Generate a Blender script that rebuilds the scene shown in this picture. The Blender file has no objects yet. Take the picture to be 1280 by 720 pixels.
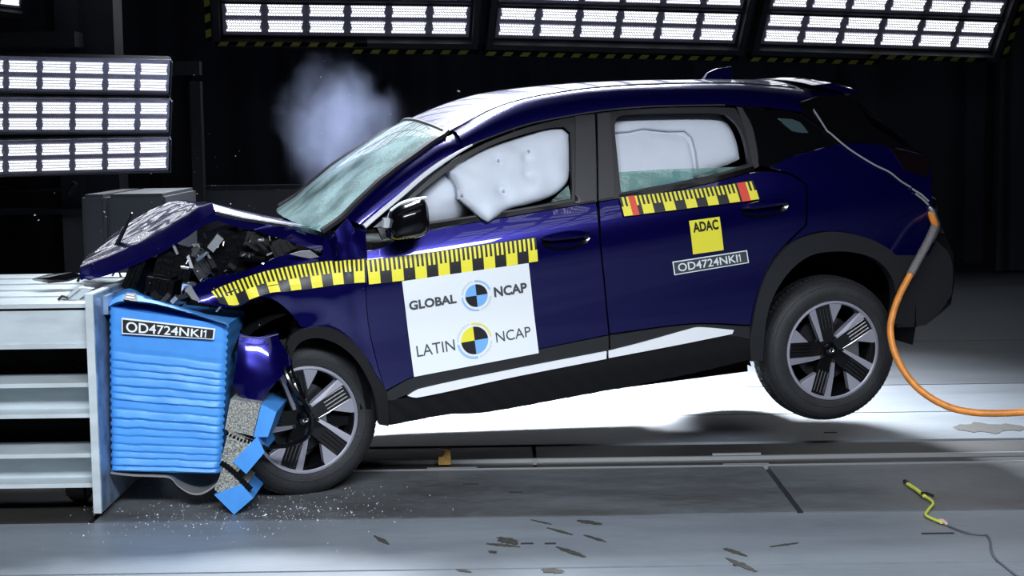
import bpy, bmesh, math, random
from mathutils import Vector, Matrix, noise
from mathutils.geometry import delaunay_2d_cdt

random.seed(7)
SC = bpy.context.scene
COL = SC.collection
PI = math.pi

# ------------------------------------------------------------------ camera, world, lights, exposure
cam_d = bpy.data.cameras.new('camera')
cam_d.lens = 56.25
cam_d.sensor_width = 36
cam_d.clip_end = 200
cam = bpy.data.objects.new('camera', cam_d)
COL.objects.link(cam)
_p, _f = math.atan(200 / 2000), .014
_r0, _u0, _b = Vector((1, 0, 0)), Vector((0, math.sin(_p), math.cos(_p))), Vector((0, -math.cos(_p), math.sin(_p)))
_r = math.cos(_f) * _r0 - math.sin(_f) * _u0
_u = math.sin(_f) * _r0 + math.cos(_f) * _u0
cam.matrix_world = Matrix(((_r.x, _u.x, _b.x, 0), (_r.y, _u.y, _b.y, -7.6), (_r.z, _u.z, _b.z, 1.62), (0, 0, 0, 1)))
SC.camera = cam

world = bpy.data.worlds.new('dark_hall')
SC.world = world
world.use_nodes = True
world.node_tree.nodes['Background'].inputs[0].default_value = (.6, .7, 1, 1)
world.node_tree.nodes['Background'].inputs[1].default_value = .004

SC.view_settings.view_transform = 'Standard'
SC.view_settings.look = 'None'
SC.view_settings.exposure = 0.0
SC.view_settings.gamma = 1
SC.view_settings.use_curve_mapping = False


def area(name, loc, target, sx, sy, power, color=(.86, .92, 1), spread=180):
    d = bpy.data.lights.new(name, 'AREA')
    d.shape = 'RECTANGLE'
    d.size, d.size_y, d.energy, d.color = sx, sy, power, color
    d.spread = math.radians(spread)
    o = bpy.data.objects.new(name, d)
    o.location = loc
    o.rotation_euler = (Vector(target) - Vector(loc)).to_track_quat('-Z', 'Y').to_euler()
    COL.objects.link(o)
    return o


RACK_GLOW = 3.6
# area lights added for the racks' light, with a fill over the nose
area('rack_light_behind_track', (-.1, 6.0, 5.0), (-.1, 1.65, 0), 3.4, .7, 560, spread=46)
area('fill_over_nose', (-1.3, 2.9, 5.0), (-.75, .3, 1.4), 1.2, .6, 65, spread=46)  # added fill to brighten windscreen and bonnet, no lamp hangs there
area('rack_light_before_car', (.3, -6.4, 4.3), (.1, 0, .6), 5.0, .8, 300, spread=110)

# ------------------------------------------------------------------ helpers


def link(name, me, mat=None, parent=None):
    o = bpy.data.objects.new(name, me)
    COL.objects.link(o)
    if mat is not None:
        for m in (mat if isinstance(mat, (list, tuple)) else [mat]):
            me.materials.append(m)
    if parent is not None:
        o.parent = parent
    return o


def mesh(name, verts, faces, mat=None, parent=None, smooth=True, angle=35):
    me = bpy.data.meshes.new(name)
    me.from_pydata([tuple(v) for v in verts], [], faces)
    me.update()
    if smooth:
        me.shade_smooth()
        if angle:
            me.set_sharp_from_angle(angle=math.radians(angle))
    return link(name, me, mat, parent)


def tag(o, label, cat, group=None, kind=None):
    if label:
        o['label'] = label
    if cat:
        o['category'] = cat
    if group:
        o['group'] = group
    if kind:
        o['kind'] = kind
    return o


def empty(name, loc=(0, 0, 0), label=None, cat=None, group=None):
    o = bpy.data.objects.new(name, None)
    o.location = loc
    o.empty_display_size = .2
    COL.objects.link(o)
    return tag(o, label, cat, group)


class MB:
    """collects shapes for one mesh"""
    def __init__(self):
        self.v, self.f, self.mi = [], [], []

    def add(self, vs, fs, m=0):
        b = len(self.v)
        self.v += [Vector(p) for p in vs]
        self.f += [tuple(i + b for i in q) for q in fs]
        self.mi += [m] * len(fs)

    def box(self, lo, hi, m=0, mat=None):
        x0, y0, z0 = lo
        x1, y1, z1 = hi
        vs = [Vector(p) for p in ((x0, y0, z0), (x1, y0, z0), (x1, y1, z0), (x0, y1, z0), (x0, y0, z1), (x1, y0, z1), (x1, y1, z1), (x0, y1, z1))]
        if mat is not None:
            vs = [mat @ p for p in vs]
        self.add(vs, [(0, 3, 2, 1), (4, 5, 6, 7), (0, 1, 5, 4), (1, 2, 6, 5), (2, 3, 7, 6), (3, 0, 4, 7)], m)

    def prism(self, poly, d, m=0):
        """poly: 3D points of a planar outline, d: extrusion vector"""
        n = len(poly)
        d = Vector(d)
        vs = [Vector(p) for p in poly] + [Vector(p) + d for p in poly]
        fs = [tuple(range(n - 1, -1, -1)), tuple(range(n, 2 * n))] + [(i, (i + 1) % n, n + (i + 1) % n, n + i) for i in range(n)]
        self.add(vs, fs, m)

    def tube(self, pts, r, n=10, m=0, close=True):
        pts = [Vector(p) for p in pts]
        rs = r if isinstance(r, (list, tuple)) else [r] * len(pts)
        vs, fs = [], []
        prev = None
        for i, p in enumerate(pts):
            t = (pts[min(i + 1, len(pts) - 1)] - pts[max(i - 1, 0)]).normalized()
            a = prev if prev is not None else (Vector((0, 0, 1)) if abs(t.z) < .9 else Vector((1, 0, 0)))
            a = (a - t * a.dot(t)).normalized()
            prev = a
            b = t.cross(a)
            for k in range(n):
                th = 2 * PI * k / n
                vs.append(p + (a * math.cos(th) + b * math.sin(th)) * rs[i])
        for i in range(len(pts) - 1):
            for k in range(n):
                fs.append((i * n + k, i * n + (k + 1) % n, (i + 1) * n + (k + 1) % n, (i + 1) * n + k))
        if close:
            fs.append(tuple(range(n - 1, -1, -1)))
            fs.append(tuple(range((len(pts) - 1) * n, len(pts) * n)))
        self.add(vs, fs, m)

    def lathe(self, prof, n=64, m=0, axis='y'):
        """prof: (radius, y) revolved round the local Y axis"""
        vs, fs = [], []
        for k in range(n):
            th = 2 * PI * k / n
            for (r, y) in prof:
                vs.append((r * math.cos(th), y, r * math.sin(th)))
        L = len(prof)
        for k in range(n):
            k2 = (k + 1) % n
            for j in range(L - 1):
                fs.append((k * L + j, k * L + j + 1, k2 * L + j + 1, k2 * L + j))
        self.add(vs, fs, m)

    def grid(self, rows, m=0, flip=False):
        R, C_ = len(rows), len(rows[0])
        vs = [p for row in rows for p in row]
        fs = []
        for i in range(R - 1):
            for j in range(C_ - 1):
                q = (i * C_ + j, i * C_ + j + 1, (i + 1) * C_ + j + 1, (i + 1) * C_ + j)
                fs.append(q[::-1] if flip else q)
        self.add(vs, fs, m)

    def build(self, name, mat, parent=None, smooth=True, angle=35):
        o = mesh(name, self.v, self.f, mat, parent, smooth, angle)
        if any(self.mi):
            for p, i in zip(o.data.polygons, self.mi):
                p.material_index = i
        return o


def catmull(pts, n=8):
    pts = [Vector(p) for p in pts]
    out = []
    for i in range(len(pts) - 1):
        p0, p1, p2, p3 = pts[max(i - 1, 0)], pts[i], pts[i + 1], pts[min(i + 2, len(pts) - 1)]
        for k in range(n):
            t = k / n
            out.append(.5 * ((2 * p1) + (p2 - p0) * t + (2 * p0 - 5 * p1 + 4 * p2 - p3) * t * t + (3 * p1 - p0 - 3 * p2 + p3) * t ** 3))
    out.append(pts[-1])
    return out


def at_curve(pts, t):
    """point at t 0..1 along a polyline by arc length"""
    pts = [Vector(p) for p in pts]
    L = [0]
    for a, b in zip(pts, pts[1:]):
        L.append(L[-1] + (b - a).length)
    s = t * L[-1]
    for i in range(len(pts) - 1):
        if s <= L[i + 1] or i == len(pts) - 2:
            q = (s - L[i]) / max(1e-9, L[i + 1] - L[i])
            return pts[i].lerp(pts[i + 1], min(max(q, 0), 1))


def outline(pts, step=.035, smooth=True, corner=38):
    """closed outline, rounded through gentle bends, resampled"""
    P = [Vector((p[0], p[1])) for p in pts]
    n = len(P)
    out = []

    def is_corner(i):
        a = P[i] - P[i - 1]
        b = P[(i + 1) % n] - P[i]
        return a.length < 1e-6 or b.length < 1e-6 or a.angle(b) > math.radians(corner)
    cor = [is_corner(i) for i in range(n)]
    for i in range(n):
        p1, p2 = P[i], P[(i + 1) % n]
        p0 = p1 if (cor[i] or not smooth) else P[i - 1]
        p3 = p2 if (cor[(i + 1) % n] or not smooth) else P[(i + 2) % n]
        k = max(1, int((p2 - p1).length / step + .5))
        m0 = (p2 - p0) * (.5 if p0 != p1 else 1)
        m1 = (p3 - p1) * (.5 if p3 != p2 else 1)
        d = (p2 - p1).length
        m0 = m0.normalized() * d if m0.length > 0 else m0
        m1 = m1.normalized() * d if m1.length > 0 else m1
        for j in range(k):
            t = j / k
            if not smooth:
                out.append(p1.lerp(p2, t))
            else:
                out.append((2*t**3 - 3*t*t + 1) * p1 + (t**3 - 2*t*t + t) * m0 + (-2*t**3 + 3*t*t) * p2 + (t**3 - t*t) * m1)
    return out


def inside(p, poly):
    c = False
    n = len(poly)
    j = n - 1
    for i in range(n):
        a, b = poly[i], poly[j]
        if (a.y > p.y) != (b.y > p.y) and p.x < (b.x - a.x) * (p.y - a.y) / (b.y - a.y) + a.x:
            c = not c
        j = i
    return c


def seg_dist(p, poly):
    best = 1e9
    for i in range(len(poly)):
        a, b = poly[i - 1], poly[i]
        ab = b - a
        t = 0 if ab.length_squared == 0 else max(0, min(1, (p - a).dot(ab) / ab.length_squared))
        best = min(best, (a + ab * t - p).length)
    return best


def flat_tris(outl, holes=(), step=.035):
    loops = [outl] + list(holes)
    vs, es = [], []
    for lp in loops:
        b = len(vs)
        vs += list(lp)
        es += [(b + i, b + (i + 1) % len(lp)) for i in range(len(lp))]
    xs = [v.x for v in outl]
    ys = [v.y for v in outl]
    nx, ny = int((max(xs) - min(xs)) / step) + 1, int((max(ys) - min(ys)) / step) + 1
    for i in range(nx + 1):
        for j in range(ny + 1):
            q = Vector((min(xs) + i * step, min(ys) + j * step))
            if not inside(q, outl) or any(inside(q, h) for h in holes):
                continue
            if min(seg_dist(q, lp) for lp in loops) > step * .45:
                vs.append(q)
    v2, e2, f2, ov, oe, of = delaunay_2d_cdt(vs, es, [], 0, 1e-6)
    tris = []
    for f in f2:
        c = sum((v2[i] for i in f), Vector((0, 0))) / len(f)
        if inside(c, outl) and not any(inside(c, h) for h in holes):
            a = (v2[f[1]] - v2[f[0]]).cross(v2[f[2]] - v2[f[0]])
            tris.append(tuple(f) if a > 0 else tuple(f[::-1]))
    return [Vector(v) for v in v2], tris


def panel(name, pts, mat, parent, off=0, thick=.014, holes=(), step=.035, smooth=True, side=-1, Y=None, puff=0, angle=40, hsmooth=True, corner=38):
    """sheet-metal panel: outline in (length, height) laid on the body side, with returned edges.
    Y(x, z, edge_distance) may replace the body surface"""
    ol = outline(pts, step, smooth, corner)
    hs = [outline(h, step, hsmooth, corner) for h in holes]
    v2, tris = flat_tris(ol, hs, step)
    if Y is None:
        def Y(x, z, d):
            return W(x, z) + off
    need_d = puff
    top, bot = [], []
    for v in v2:
        d = min(seg_dist(v, lp) for lp in [ol] + hs) if need_d else 0
        y = Y(v.x, v.y, d)
        top.append(Vector((v.x, side * y, v.y)))
        bot.append(Vector((v.x, side * (y - thick), v.y)))
    mb = MB()
    tf = tris if side < 0 else [t[::-1] for t in tris]
    mb.add(top, tf)
    mb.add(bot, [t[::-1] for t in tf])
    for lp in [ol] + hs:
        vs, fs = [], []
        for v in lp:
            d = 0
            y = Y(v.x, v.y, d)
            vs += [(v.x, side * y, v.y), (v.x, side * (y - thick), v.y)]
        n = len(lp)
        for i in range(n):
            j = (i + 1) % n
            fs.append((2 * i, 2 * i + 1, 2 * j + 1, 2 * j))
        mb.add(vs, fs)
    return mb.build(name, mat, parent, True, angle)


def _interp(t, ks):
    # smooth (monotone-ish hermite) interpolation through knots
    if t <= ks[0][0]:
        return ks[0][1]
    if t >= ks[-1][0]:
        return ks[-1][1]
    for i in range(len(ks) - 1):
        if t <= ks[i + 1][0]:
            x0, y0 = ks[i]
            x1, y1 = ks[i + 1]
            xa, ya = ks[max(i - 1, 0)]
            xb, yb = ks[min(i + 2, len(ks) - 1)]
            h = x1 - x0
            m0 = (y1 - ya) / (x1 - xa)
            m1 = (yb - y0) / (xb - x0)
            s = (t - x0) / h
            return ((2*s**3 - 3*s*s + 1)*y0 + (s**3 - 2*s*s + s)*h*m0
                    + (-2*s**3 + 3*s*s)*y1 + (s**3 - s*s)*h*m1)


SIDE = [(-.02, -.054), (0, -.046), (.05, -.026), (.11, -.002), (.17, .012), (.24, .014), (.34, .006),
        (.46, -.006), (.6, -.010), (.75, -.016), (.9, -.035), (1.1, -.075)]


def W(x, z):
    """half width of the car body at length x, height z"""
    zb = 1.125 + .068 * x
    w = .895 - .10 * max(0, .45 - x) ** 2 - .12 * max(0, x - 2.2) ** 2
    d = zb - z
    if d >= -.02:
        return w + _interp(d, SIDE)
    h = -d
    return w - .0464 - .38 * h - .10 * h * h - 5.0 * max(0, h - .33) ** 2


# ------------------------------------------------------------------ materials


def nodes(name):
    m = bpy.data.materials.new(name)
    m.use_nodes = True
    nt = m.node_tree
    return m, nt, nt.nodes['Principled BSDF']


def pmat(name, col, rough=.5, metal=0, coat=0, coat_rough=.03, spec=.5, var=0, var_scale=6, bump=0, bump_scale=60, stretch=(1, 1, 1), rvar=0, col2=None):
    m, nt, b = nodes(name)
    b.inputs['Base Color'].default_value = (*col, 1)
    b.inputs['Roughness'].default_value = rough
    b.inputs['Metallic'].default_value = metal
    b.inputs['Coat Weight'].default_value = coat
    b.inputs['Coat Roughness'].default_value = coat_rough
    b.inputs['Specular IOR Level'].default_value = spec
    if var or bump or rvar:
        tc = nt.nodes.new('ShaderNodeTexCoord')
        mp = nt.nodes.new('ShaderNodeMapping')
        mp.inputs['Scale'].default_value = stretch
        nt.links.new(tc.outputs['Object'], mp.inputs['Vector'])
    if var or rvar:
        n = nt.nodes.new('ShaderNodeTexNoise')
        n.inputs['Scale'].default_value = var_scale
        n.inputs['Detail'].default_value = 6
        nt.links.new(mp.outputs[0], n.inputs['Vector'])
    if var:
        r = nt.nodes.new('ShaderNodeValToRGB')
        c2 = col2 if col2 else tuple(c * (1 - var) for c in col)
        r.color_ramp.elements[0].color = (*c2, 1)
        r.color_ramp.elements[1].color = (*col, 1)
        r.color_ramp.elements[0].position = .35
        r.color_ramp.elements[1].position = .65
        nt.links.new(n.outputs['Fac'], r.inputs[0])
        nt.links.new(r.outputs[0], b.inputs['Base Color'])
    if rvar:
        mr = nt.nodes.new('ShaderNodeMapRange')
        mr.inputs['To Min'].default_value = rough - rvar
        mr.inputs['To Max'].default_value = rough + rvar
        nt.links.new(n.outputs['Fac'], mr.inputs['Value'])
        nt.links.new(mr.outputs[0], b.inputs['Roughness'])
    if bump:
        n2 = nt.nodes.new('ShaderNodeTexNoise')
        n2.inputs['Scale'].default_value = bump_scale
        n2.inputs['Detail'].default_value = 4
        nt.links.new(mp.outputs[0], n2.inputs['Vector'])
        bp = nt.nodes.new('ShaderNodeBump')
        bp.inputs['Strength'].default_value = bump
        bp.inputs['Distance'].default_value = .01
        nt.links.new(n2.outputs['Fac'], bp.inputs['Height'])
        nt.links.new(bp.outputs[0], b.inputs['Normal'])
    return m


def led_mat(name, nu, nv, strength, tint=(.93, .95, 1)):
    """rows of lit diodes behind a reflector; object coordinates run 0..1 across one panel"""
    m, nt, b = nodes(name)
    L = nt.links
    N = nt.nodes.new
    tc = N('ShaderNodeTexCoord')
    sp = N('ShaderNodeSeparateXYZ')
    L.new(tc.outputs['Object'], sp.inputs[0])

    def mth(op, a, c=None):
        n = N('ShaderNodeMath')
        n.operation = op
        for i, q in enumerate((a, c)):
            if q is None:
                continue
            if isinstance(q, (int, float)):
                n.inputs[i].default_value = q
            else:
                L.new(q, n.inputs[i])
        return n.outputs[0]
    v = mth('MULTIPLY', sp.outputs['Y'], nv)
    row = mth('FLOOR', v)
    u = mth('ADD', mth('MULTIPLY', sp.outputs['X'], nu), mth('MULTIPLY', row, .5))
    du = mth('SUBTRACT', mth('FRACT', u), .5)
    dv = mth('SUBTRACT', mth('FRACT', v), .5)
    d = mth('SQRT', mth('ADD', mth('POWER', du, 2.0), mth('POWER', dv, 2.0)))
    mr = N('ShaderNodeMapRange')
    mr.inputs['From Min'].default_value = .22
    mr.inputs['From Max'].default_value = .46
    mr.inputs['To Min'].default_value = strength
    mr.inputs['To Max'].default_value = strength * .07
    L.new(d, mr.inputs['Value'])
    b.inputs['Base Color'].default_value = (.5, .5, .55, 1)
    b.inputs['Roughness'].default_value = .4
    b.inputs['Emission Color'].default_value = (*tint, 1)
    L.new(mr.outputs[0], b.inputs['Emission Strength'])
    return m


def glass_mat(name, tint, alpha_like=.75, rough=.02, crack=0, crack_scale=40, crack_col=(.55, .72, .70), crack_lo=.45, crack_hi=.7):
    """thin automotive glass: mostly clear with a reflection, plus whitened crazing where it is shattered"""
    m, nt, b = nodes(name)
    L = nt.links
    N = nt.nodes.new
    out = nt.nodes['Material Output']
    tr = N('ShaderNodeBsdfTransparent')
    tr.inputs[0].default_value = (*tint, 1)
    gl = N('ShaderNodeBsdfGlossy')
    gl.inputs['Roughness'].default_value = rough
    fr = N('ShaderNodeFresnel')
    fr.inputs['IOR'].default_value = 1.55
    last = tr
    if crack:
        tc = N('ShaderNodeTexCoord')
        vo = N('ShaderNodeTexVoronoi')
        vo.feature = 'DISTANCE_TO_EDGE'
        vo.inputs['Scale'].default_value = crack_scale
        L.new(tc.outputs['Object'], vo.inputs['Vector'])
        r1 = N('ShaderNodeMapRange')
        r1.inputs['From Min'].default_value = .0
        r1.inputs['From Max'].default_value = .10
        r1.inputs['To Min'].default_value = 1
        r1.inputs['To Max'].default_value = .72
        L.new(vo.outputs['Distance'], r1.inputs['Value'])
        ns = N('ShaderNodeTexNoise')
        ns.inputs['Scale'].default_value = 3.2
        ns.inputs['Detail'].default_value = 5
        L.new(tc.outputs['Object'], ns.inputs['Vector'])
        r2 = N('ShaderNodeMapRange')
        r2.inputs['From Min'].default_value = crack_lo
        r2.inputs['From Max'].default_value = crack_hi
        L.new(ns.outputs['Fac'], r2.inputs['Value'])
        mu = N('ShaderNodeMath')
        mu.operation = 'MULTIPLY'
        L.new(r1.outputs[0], mu.inputs[0])
        L.new(r2.outputs[0], mu.inputs[1])
        mu2 = N('ShaderNodeMath')
        mu2.operation = 'MULTIPLY'
        mu2.inputs[1].default_value = crack
        L.new(mu.outputs[0], mu2.inputs[0])
        b.inputs['Base Color'].default_value = (*crack_col, 1)
        b.inputs['Roughness'].default_value = .25
        mx2 = N('ShaderNodeMixShader')
        L.new(mu2.outputs[0], mx2.inputs[0])
        L.new(tr.outputs[0], mx2.inputs[1])
        L.new(b.outputs[0], mx2.inputs[2])
        last = mx2
    mx = N('ShaderNodeMixShader')
    L.new(fr.outputs[0], mx.inputs[0])
    L.new(last.outputs[0], mx.inputs[1])
    L.new(gl.outputs[0], mx.inputs[2])
    L.new(mx.outputs[0], out.inputs[0])
    return m


PAINT = pmat('blue_paint', (.0040, .0022, .105), .25, .72, 1, .012)
BLACKG = pmat('gloss_black', (.003, .003, .004), .12, 0, .35, spec=.3)
BLACK = pmat('satin_black', (.010, .010, .012), .42)
PILLAR = pmat('pillar_film', (.022, .022, .026), .45)
MATT = pmat('matt_black', (.003, .003, .004), .8, spec=.12)
BAYBLACK = pmat('bay_black', (.002, .002, .003), .38, spec=.10, bump=.3, bump_scale=40)
BAYGREY = pmat('bay_grey', (.016, .016, .018), .4, .2, spec=.3)
CLAD = pmat('cladding_grey', (.017, .018, .021), .5, spec=.35, bump=.15, bump_scale=300)
SILL = pmat('sill_plastic', (.006, .006, .007), .5, spec=.3)
CHROME = pmat('chrome', (.8, .82, .85), .15, 1)
ALU = pmat('aluminium', (.55, .57, .6), .35, 1, bump=.1, bump_scale=30)
DARKMETAL = pmat('dark_metal', (.05, .052, .056), .4, .7, var=.6, var_scale=12)
SILVERTRIM = pmat('silver_trim', (.90, .92, .95), .4, .1)
RUBBER = pmat('tyre_rubber', (.022, .023, .026), .62, bump=.25, bump_scale=140, var=.35, var_scale=10)
RIMBLACK = pmat('rim_black', (.004, .004, .005), .25, 0, .4)
RIMSILVER = pmat('rim_machined', (.44, .44, .52), .42, .55)
BAG = pmat('airbag_fabric', (.70, .75, .84), .8, bump=.25, bump_scale=18, var=.06, var_scale=5)
BAGSEAM = pmat('airbag_seam', (.42, .44, .5), .8)
YELLOW = pmat('print_yellow', (.86, .78, .05), .5)
INKBLACK = pmat('print_black', (.012, .012, .014), .45)
INKGREY = pmat('print_charcoal', (.05, .06, .07), .5)
RED = pmat('print_red', (.75, .07, .04), .5)
WHITE = pmat('print_white', (.82, .86, .88), .5)
SKY = pmat('print_sky_blue', (.19, .45, .87), .5)
PALEBLUE = pmat('print_pale_blue', (.35, .55, .85), .5)
PALEGREY = pmat('print_pale_grey', (.55, .58, .62), .5)
SOFTYEL = pmat('print_soft_yellow', (.85, .74, .25), .5)
TEXTGREY = pmat('print_text_grey', (.06, .065, .075), .5)
STEEL = pmat('pale_steel', (.60, .67, .70), .42, .15, var=.18, var_scale=5, stretch=(1, 1, 4), bump=.05)
STEELBLUE = pmat('steel_face', (.25, .36, .52), .4, .2, var=.5, var_scale=14)
BLUECLAD = pmat('blue_cladding', (.065, .31, .80), .5, .05, .12, .25, var=.12, var_scale=9)
FOILBACK = pmat('bare_foil', (.45, .45, .44), .35, .7)
COMB = pmat('honeycomb', (.50, .51, .47), .55, .3, var=.75, var_scale=120, bump=.9, bump_scale=160)
ORANGE = pmat('orange_hose', (.86, .30, .045), .45, var=.3, var_scale=20, stretch=(1, 1, 1))
CURTAIN = pmat('black_curtain', (.055, .058, .072), .9)
HALLDARK = pmat('hall_dark', (.007, .007, .009), .8)
HALLGREY = pmat('hall_grey', (.030, .032, .038), .6, var=.2, var_scale=3)
CABGREY = pmat('cabinet_grey', (.036, .040, .048), .55, var=.15, var_scale=4)
SKINTONE = pmat('dummy_vinyl', (.42, .27, .20), .6)
DUMMYGREY = pmat('dummy_shirt', (.10, .10, .11), .8)
INTERIOR = pmat('cabin_lining', (.02, .02, .022), .8)
GLASS_WS = glass_mat('windscreen_glass', (.70, .86, .84), crack=.92, crack_scale=60, crack_col=(.46, .66, .66), crack_lo=.26, crack_hi=.60)  # crazing colour also paints the windscreen's pale teal haze
GLASS_BROKEN = glass_mat('crazed_side_glass', (.70, .86, .84), crack=.55, crack_scale=70, crack_col=(.34, .52, .48), crack_lo=.40, crack_hi=.62)
GLASS_DARK = pmat('privacy_glass', (.006, .007, .009), .05, 0, 0)
LENS = pmat('lens_clear', (.75, .80, .85), .08, .4)
LAMPFRAME = pmat('lamp_frame', (.030, .031, .038), .4, .5)
LAMPBODY = pmat('lamp_tray_glow', (.30, .29, .38), .4, .3)  # lavender tone puts the diodes' glow into the tray colour
TAPEYEL = pmat('hazard_yellow', (.30, .29, .04), .7)
LED = led_mat('led_light', 13, 4, RACK_GLOW)
LEDBAR = led_mat('led_bar_light', 15, 4, RACK_GLOW * .85)
YELCORD = pmat('yellow_cord', (.62, .66, .08), .5)
GREYCORD = pmat('grey_cord', (.10, .11, .13), .5)

# ------------------------------------------------------------------ the hall


def concrete(name, base, dark, rough, sx=1.0):
    m, nt, b = nodes(name)
    L = nt.links
    N = nt.nodes.new
    tc = N('ShaderNodeTexCoord')
    mp = N('ShaderNodeMapping')
    mp.inputs['Scale'].default_value = (.35 * sx, 1.6, 1)
    L.new(tc.outputs['Object'], mp.inputs[0])
    n1 = N('ShaderNodeTexNoise')
    n1.inputs['Scale'].default_value = 1.6
    n1.inputs['Detail'].default_value = 9
    n1.inputs['Roughness'].default_value = .62
    L.new(mp.outputs[0], n1.inputs['Vector'])
    n2 = N('ShaderNodeTexNoise')
    n2.inputs['Scale'].default_value = 26
    n2.inputs['Detail'].default_value = 6
    L.new(mp.outputs[0], n2.inputs['Vector'])
    a = N('ShaderNodeMath')
    a.operation = 'MULTIPLY_ADD'
    a.inputs[1].default_value = .35
    L.new(n2.outputs['Fac'], a.inputs[0])
    L.new(n1.outputs['Fac'], a.inputs[2])
    r = N('ShaderNodeValToRGB')
    r.color_ramp.elements[0].position = .50
    r.color_ramp.elements[1].position = .80
    r.color_ramp.elements[0].color = (*dark, 1)
    r.color_ramp.elements[1].color = (*base, 1)
    L.new(a.outputs[0], r.inputs[0])
    L.new(r.outputs[0], b.inputs['Base Color'])
    b.inputs['Roughness'].default_value = rough
    mr = N('ShaderNodeMapRange')
    mr.inputs['To Min'].default_value = rough - .08
    mr.inputs['To Max'].default_value = rough + .12
    L.new(n1.outputs['Fac'], mr.inputs['Value'])
    L.new(mr.outputs[0], b.inputs['Roughness'])
    return m


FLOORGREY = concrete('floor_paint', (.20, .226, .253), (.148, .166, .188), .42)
FLOORDARK = concrete('floor_paint_far_dim', (.115, .13, .148), (.085, .096, .11), .45)  # darker copy of the floor colour, painting in the light's far falloff
TRACKSTEEL = concrete('track_steel', (.12, .13, .14), (.055, .055, .055), .40, 1.6)
CHANNEL_SHADE = concrete('channel_and_barrier_shade', (.035, .033, .032), (.02, .018, .016), .5, 1.6)
JOINT = pmat('joint_dark', (.012, .012, .014), .8)
SCUFF = pmat('scuff_brown', (.06, .056, .046), .7, var=.5, var_scale=30)
RAILSTEEL = pmat('rail_steel', (.40, .41, .42), .35, .6)
SLOT = pmat('slot_dark', (.02, .018, .025), .7)

fl = MB()
fl.box((-14, -13, -.30), (14, 11, -.03))
floor = tag(fl.build('floor', JOINT, None, False), None, None, kind='structure')


def plates(x_edges, y0, y1, mat, gap=.012, z=0.0, name='floor_plate'):
    for a, b in zip(x_edges, x_edges[1:]):
        m = MB()
        c = .004
        m.add([(a + gap/2, y0 + gap/2, z - .05), (b - gap/2, y0 + gap/2, z - .05), (b - gap/2, y1 - gap/2, z - .05), (a + gap/2, y1 - gap/2, z - .05),
               (a + gap/2 + c, y0 + gap/2 + c, z), (b - gap/2 - c, y0 + gap/2 + c, z), (b - gap/2 - c, y1 - gap/2 - c, z), (a + gap/2 + c, y1 - gap/2 - c, z)],
              [(4, 5, 6, 7), (0, 1, 5, 4), (1, 2, 6, 5), (2, 3, 7, 6), (3, 0, 4, 7)])
        m.build(name, mat, floor, False)


WIDE = (-14, -6, 14)
plates(WIDE, -13, -4.0, FLOORGREY)
plates(WIDE, -4.0, -1.82, FLOORGREY)
plates(WIDE, -1.82, -1.025, FLOORGREY)
plates((-1.78, 1.197, 4.2, 7, 14), -1.025, -.085, TRACKSTEEL, .018)
plates((-14, -7.6, -4.7, -1.78), -1.025, -.085, CHANNEL_SHADE, .018)  # channel colour reused here to paint the shade under the barrier
plates((-14, -6, 0.1, 6, 14), -.085, .10, CHANNEL_SHADE, .012, -.008, 'channel_plate')
plates((-14, -6, 0.1, 6, 14), .10, .49, CHANNEL_SHADE, .012, -.008, 'channel_plate')
plates(WIDE, .49, 1.28, FLOORGREY)
plates(WIDE, 1.28, 2.22, FLOORGREY)
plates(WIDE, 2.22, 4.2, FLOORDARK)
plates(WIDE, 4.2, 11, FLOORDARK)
for (y, h, w) in ((.105, .010, .010), (-.080, .005, .006)):
    m = MB()
    m.box((-14, y - w, -.02), (14, y + w, h))
    m.build('guide_rail', RAILSTEEL, floor, False)
for (x0, x1, y) in ((-.42, -.18, -.045), (.98, 1.22, .20), (1.0, 1.22, -.045)):
    m = MB()
    m.box((x0, y - .006, -.01), (x1, y + .006, .004))
    m.build('rail_shim', RAILSTEEL, floor, False)

# worn marks on the near floor: thin irregular patches of residue
SC_SPOTS = [
    ([(-0.114, -1.463), (0.017, -1.518)], .018), ([(-0.065, -1.367), (0.005, -1.482)], .030), ([(0.258, -1.112), (0.353, -1.185)], .026), ([(0.16, -1.526), (0.264, -1.682)], .016),
    ([(0.129, -1.225), (0.229, -1.346)], .010), ([(0.273, -1.348), (0.356, -1.464)], .010), ([(0.066, -1.088), (0.15, -1.173)], .009), ([(-0.1, -1.571), (-0.075, -1.607)], .014),
    ([(-0.566, -1.315), (-0.497, -1.455)], .012), ([(0.803, -1.584), (0.872, -1.703)], .018), ([(0.791, -1.721), (0.873, -1.91)], .020), ([(0.978, -1.57), (1.098, -1.517)], .010),
    ([(0.097, -1.839), (0.173, -1.885)], .030), ([(-0.221, -1.823), (-0.161, -1.869)], .012), ([(0.583, 1.986), (0.668, 2.097)], .05), ([(0.455, 2.056), (0.51, 2.171)], .03), ([(2.34, 0.766), (2.71, 0.783)], .13)]
for (pq, wd) in SC_SPOTS:
    a, b = Vector(pq[0]), Vector(pq[1])
    d = (b - a)
    nrm = Vector((-d.y, d.x)).normalized()
    k = 12
    up, dn = [], []
    for i in range(k + 1):
        t = i / k
        hw = wd * math.sin(PI * min(max(t, .06), .94)) ** .6 * (.65 + .7 * random.random())
        c = a.lerp(b, t)
        up.append((c.x + nrm.x * hw, c.y + nrm.y * hw, .0025))
        dn.append((c.x - nrm.x * hw, c.y - nrm.y * hw, .0025))
    mb = MB()
    mb.grid([dn, up])
    mb.grid([[(p[0], p[1], 0) for p in dn], dn], 0)
    mb.build('scuff_mark', SCUFF, floor, False)
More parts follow.
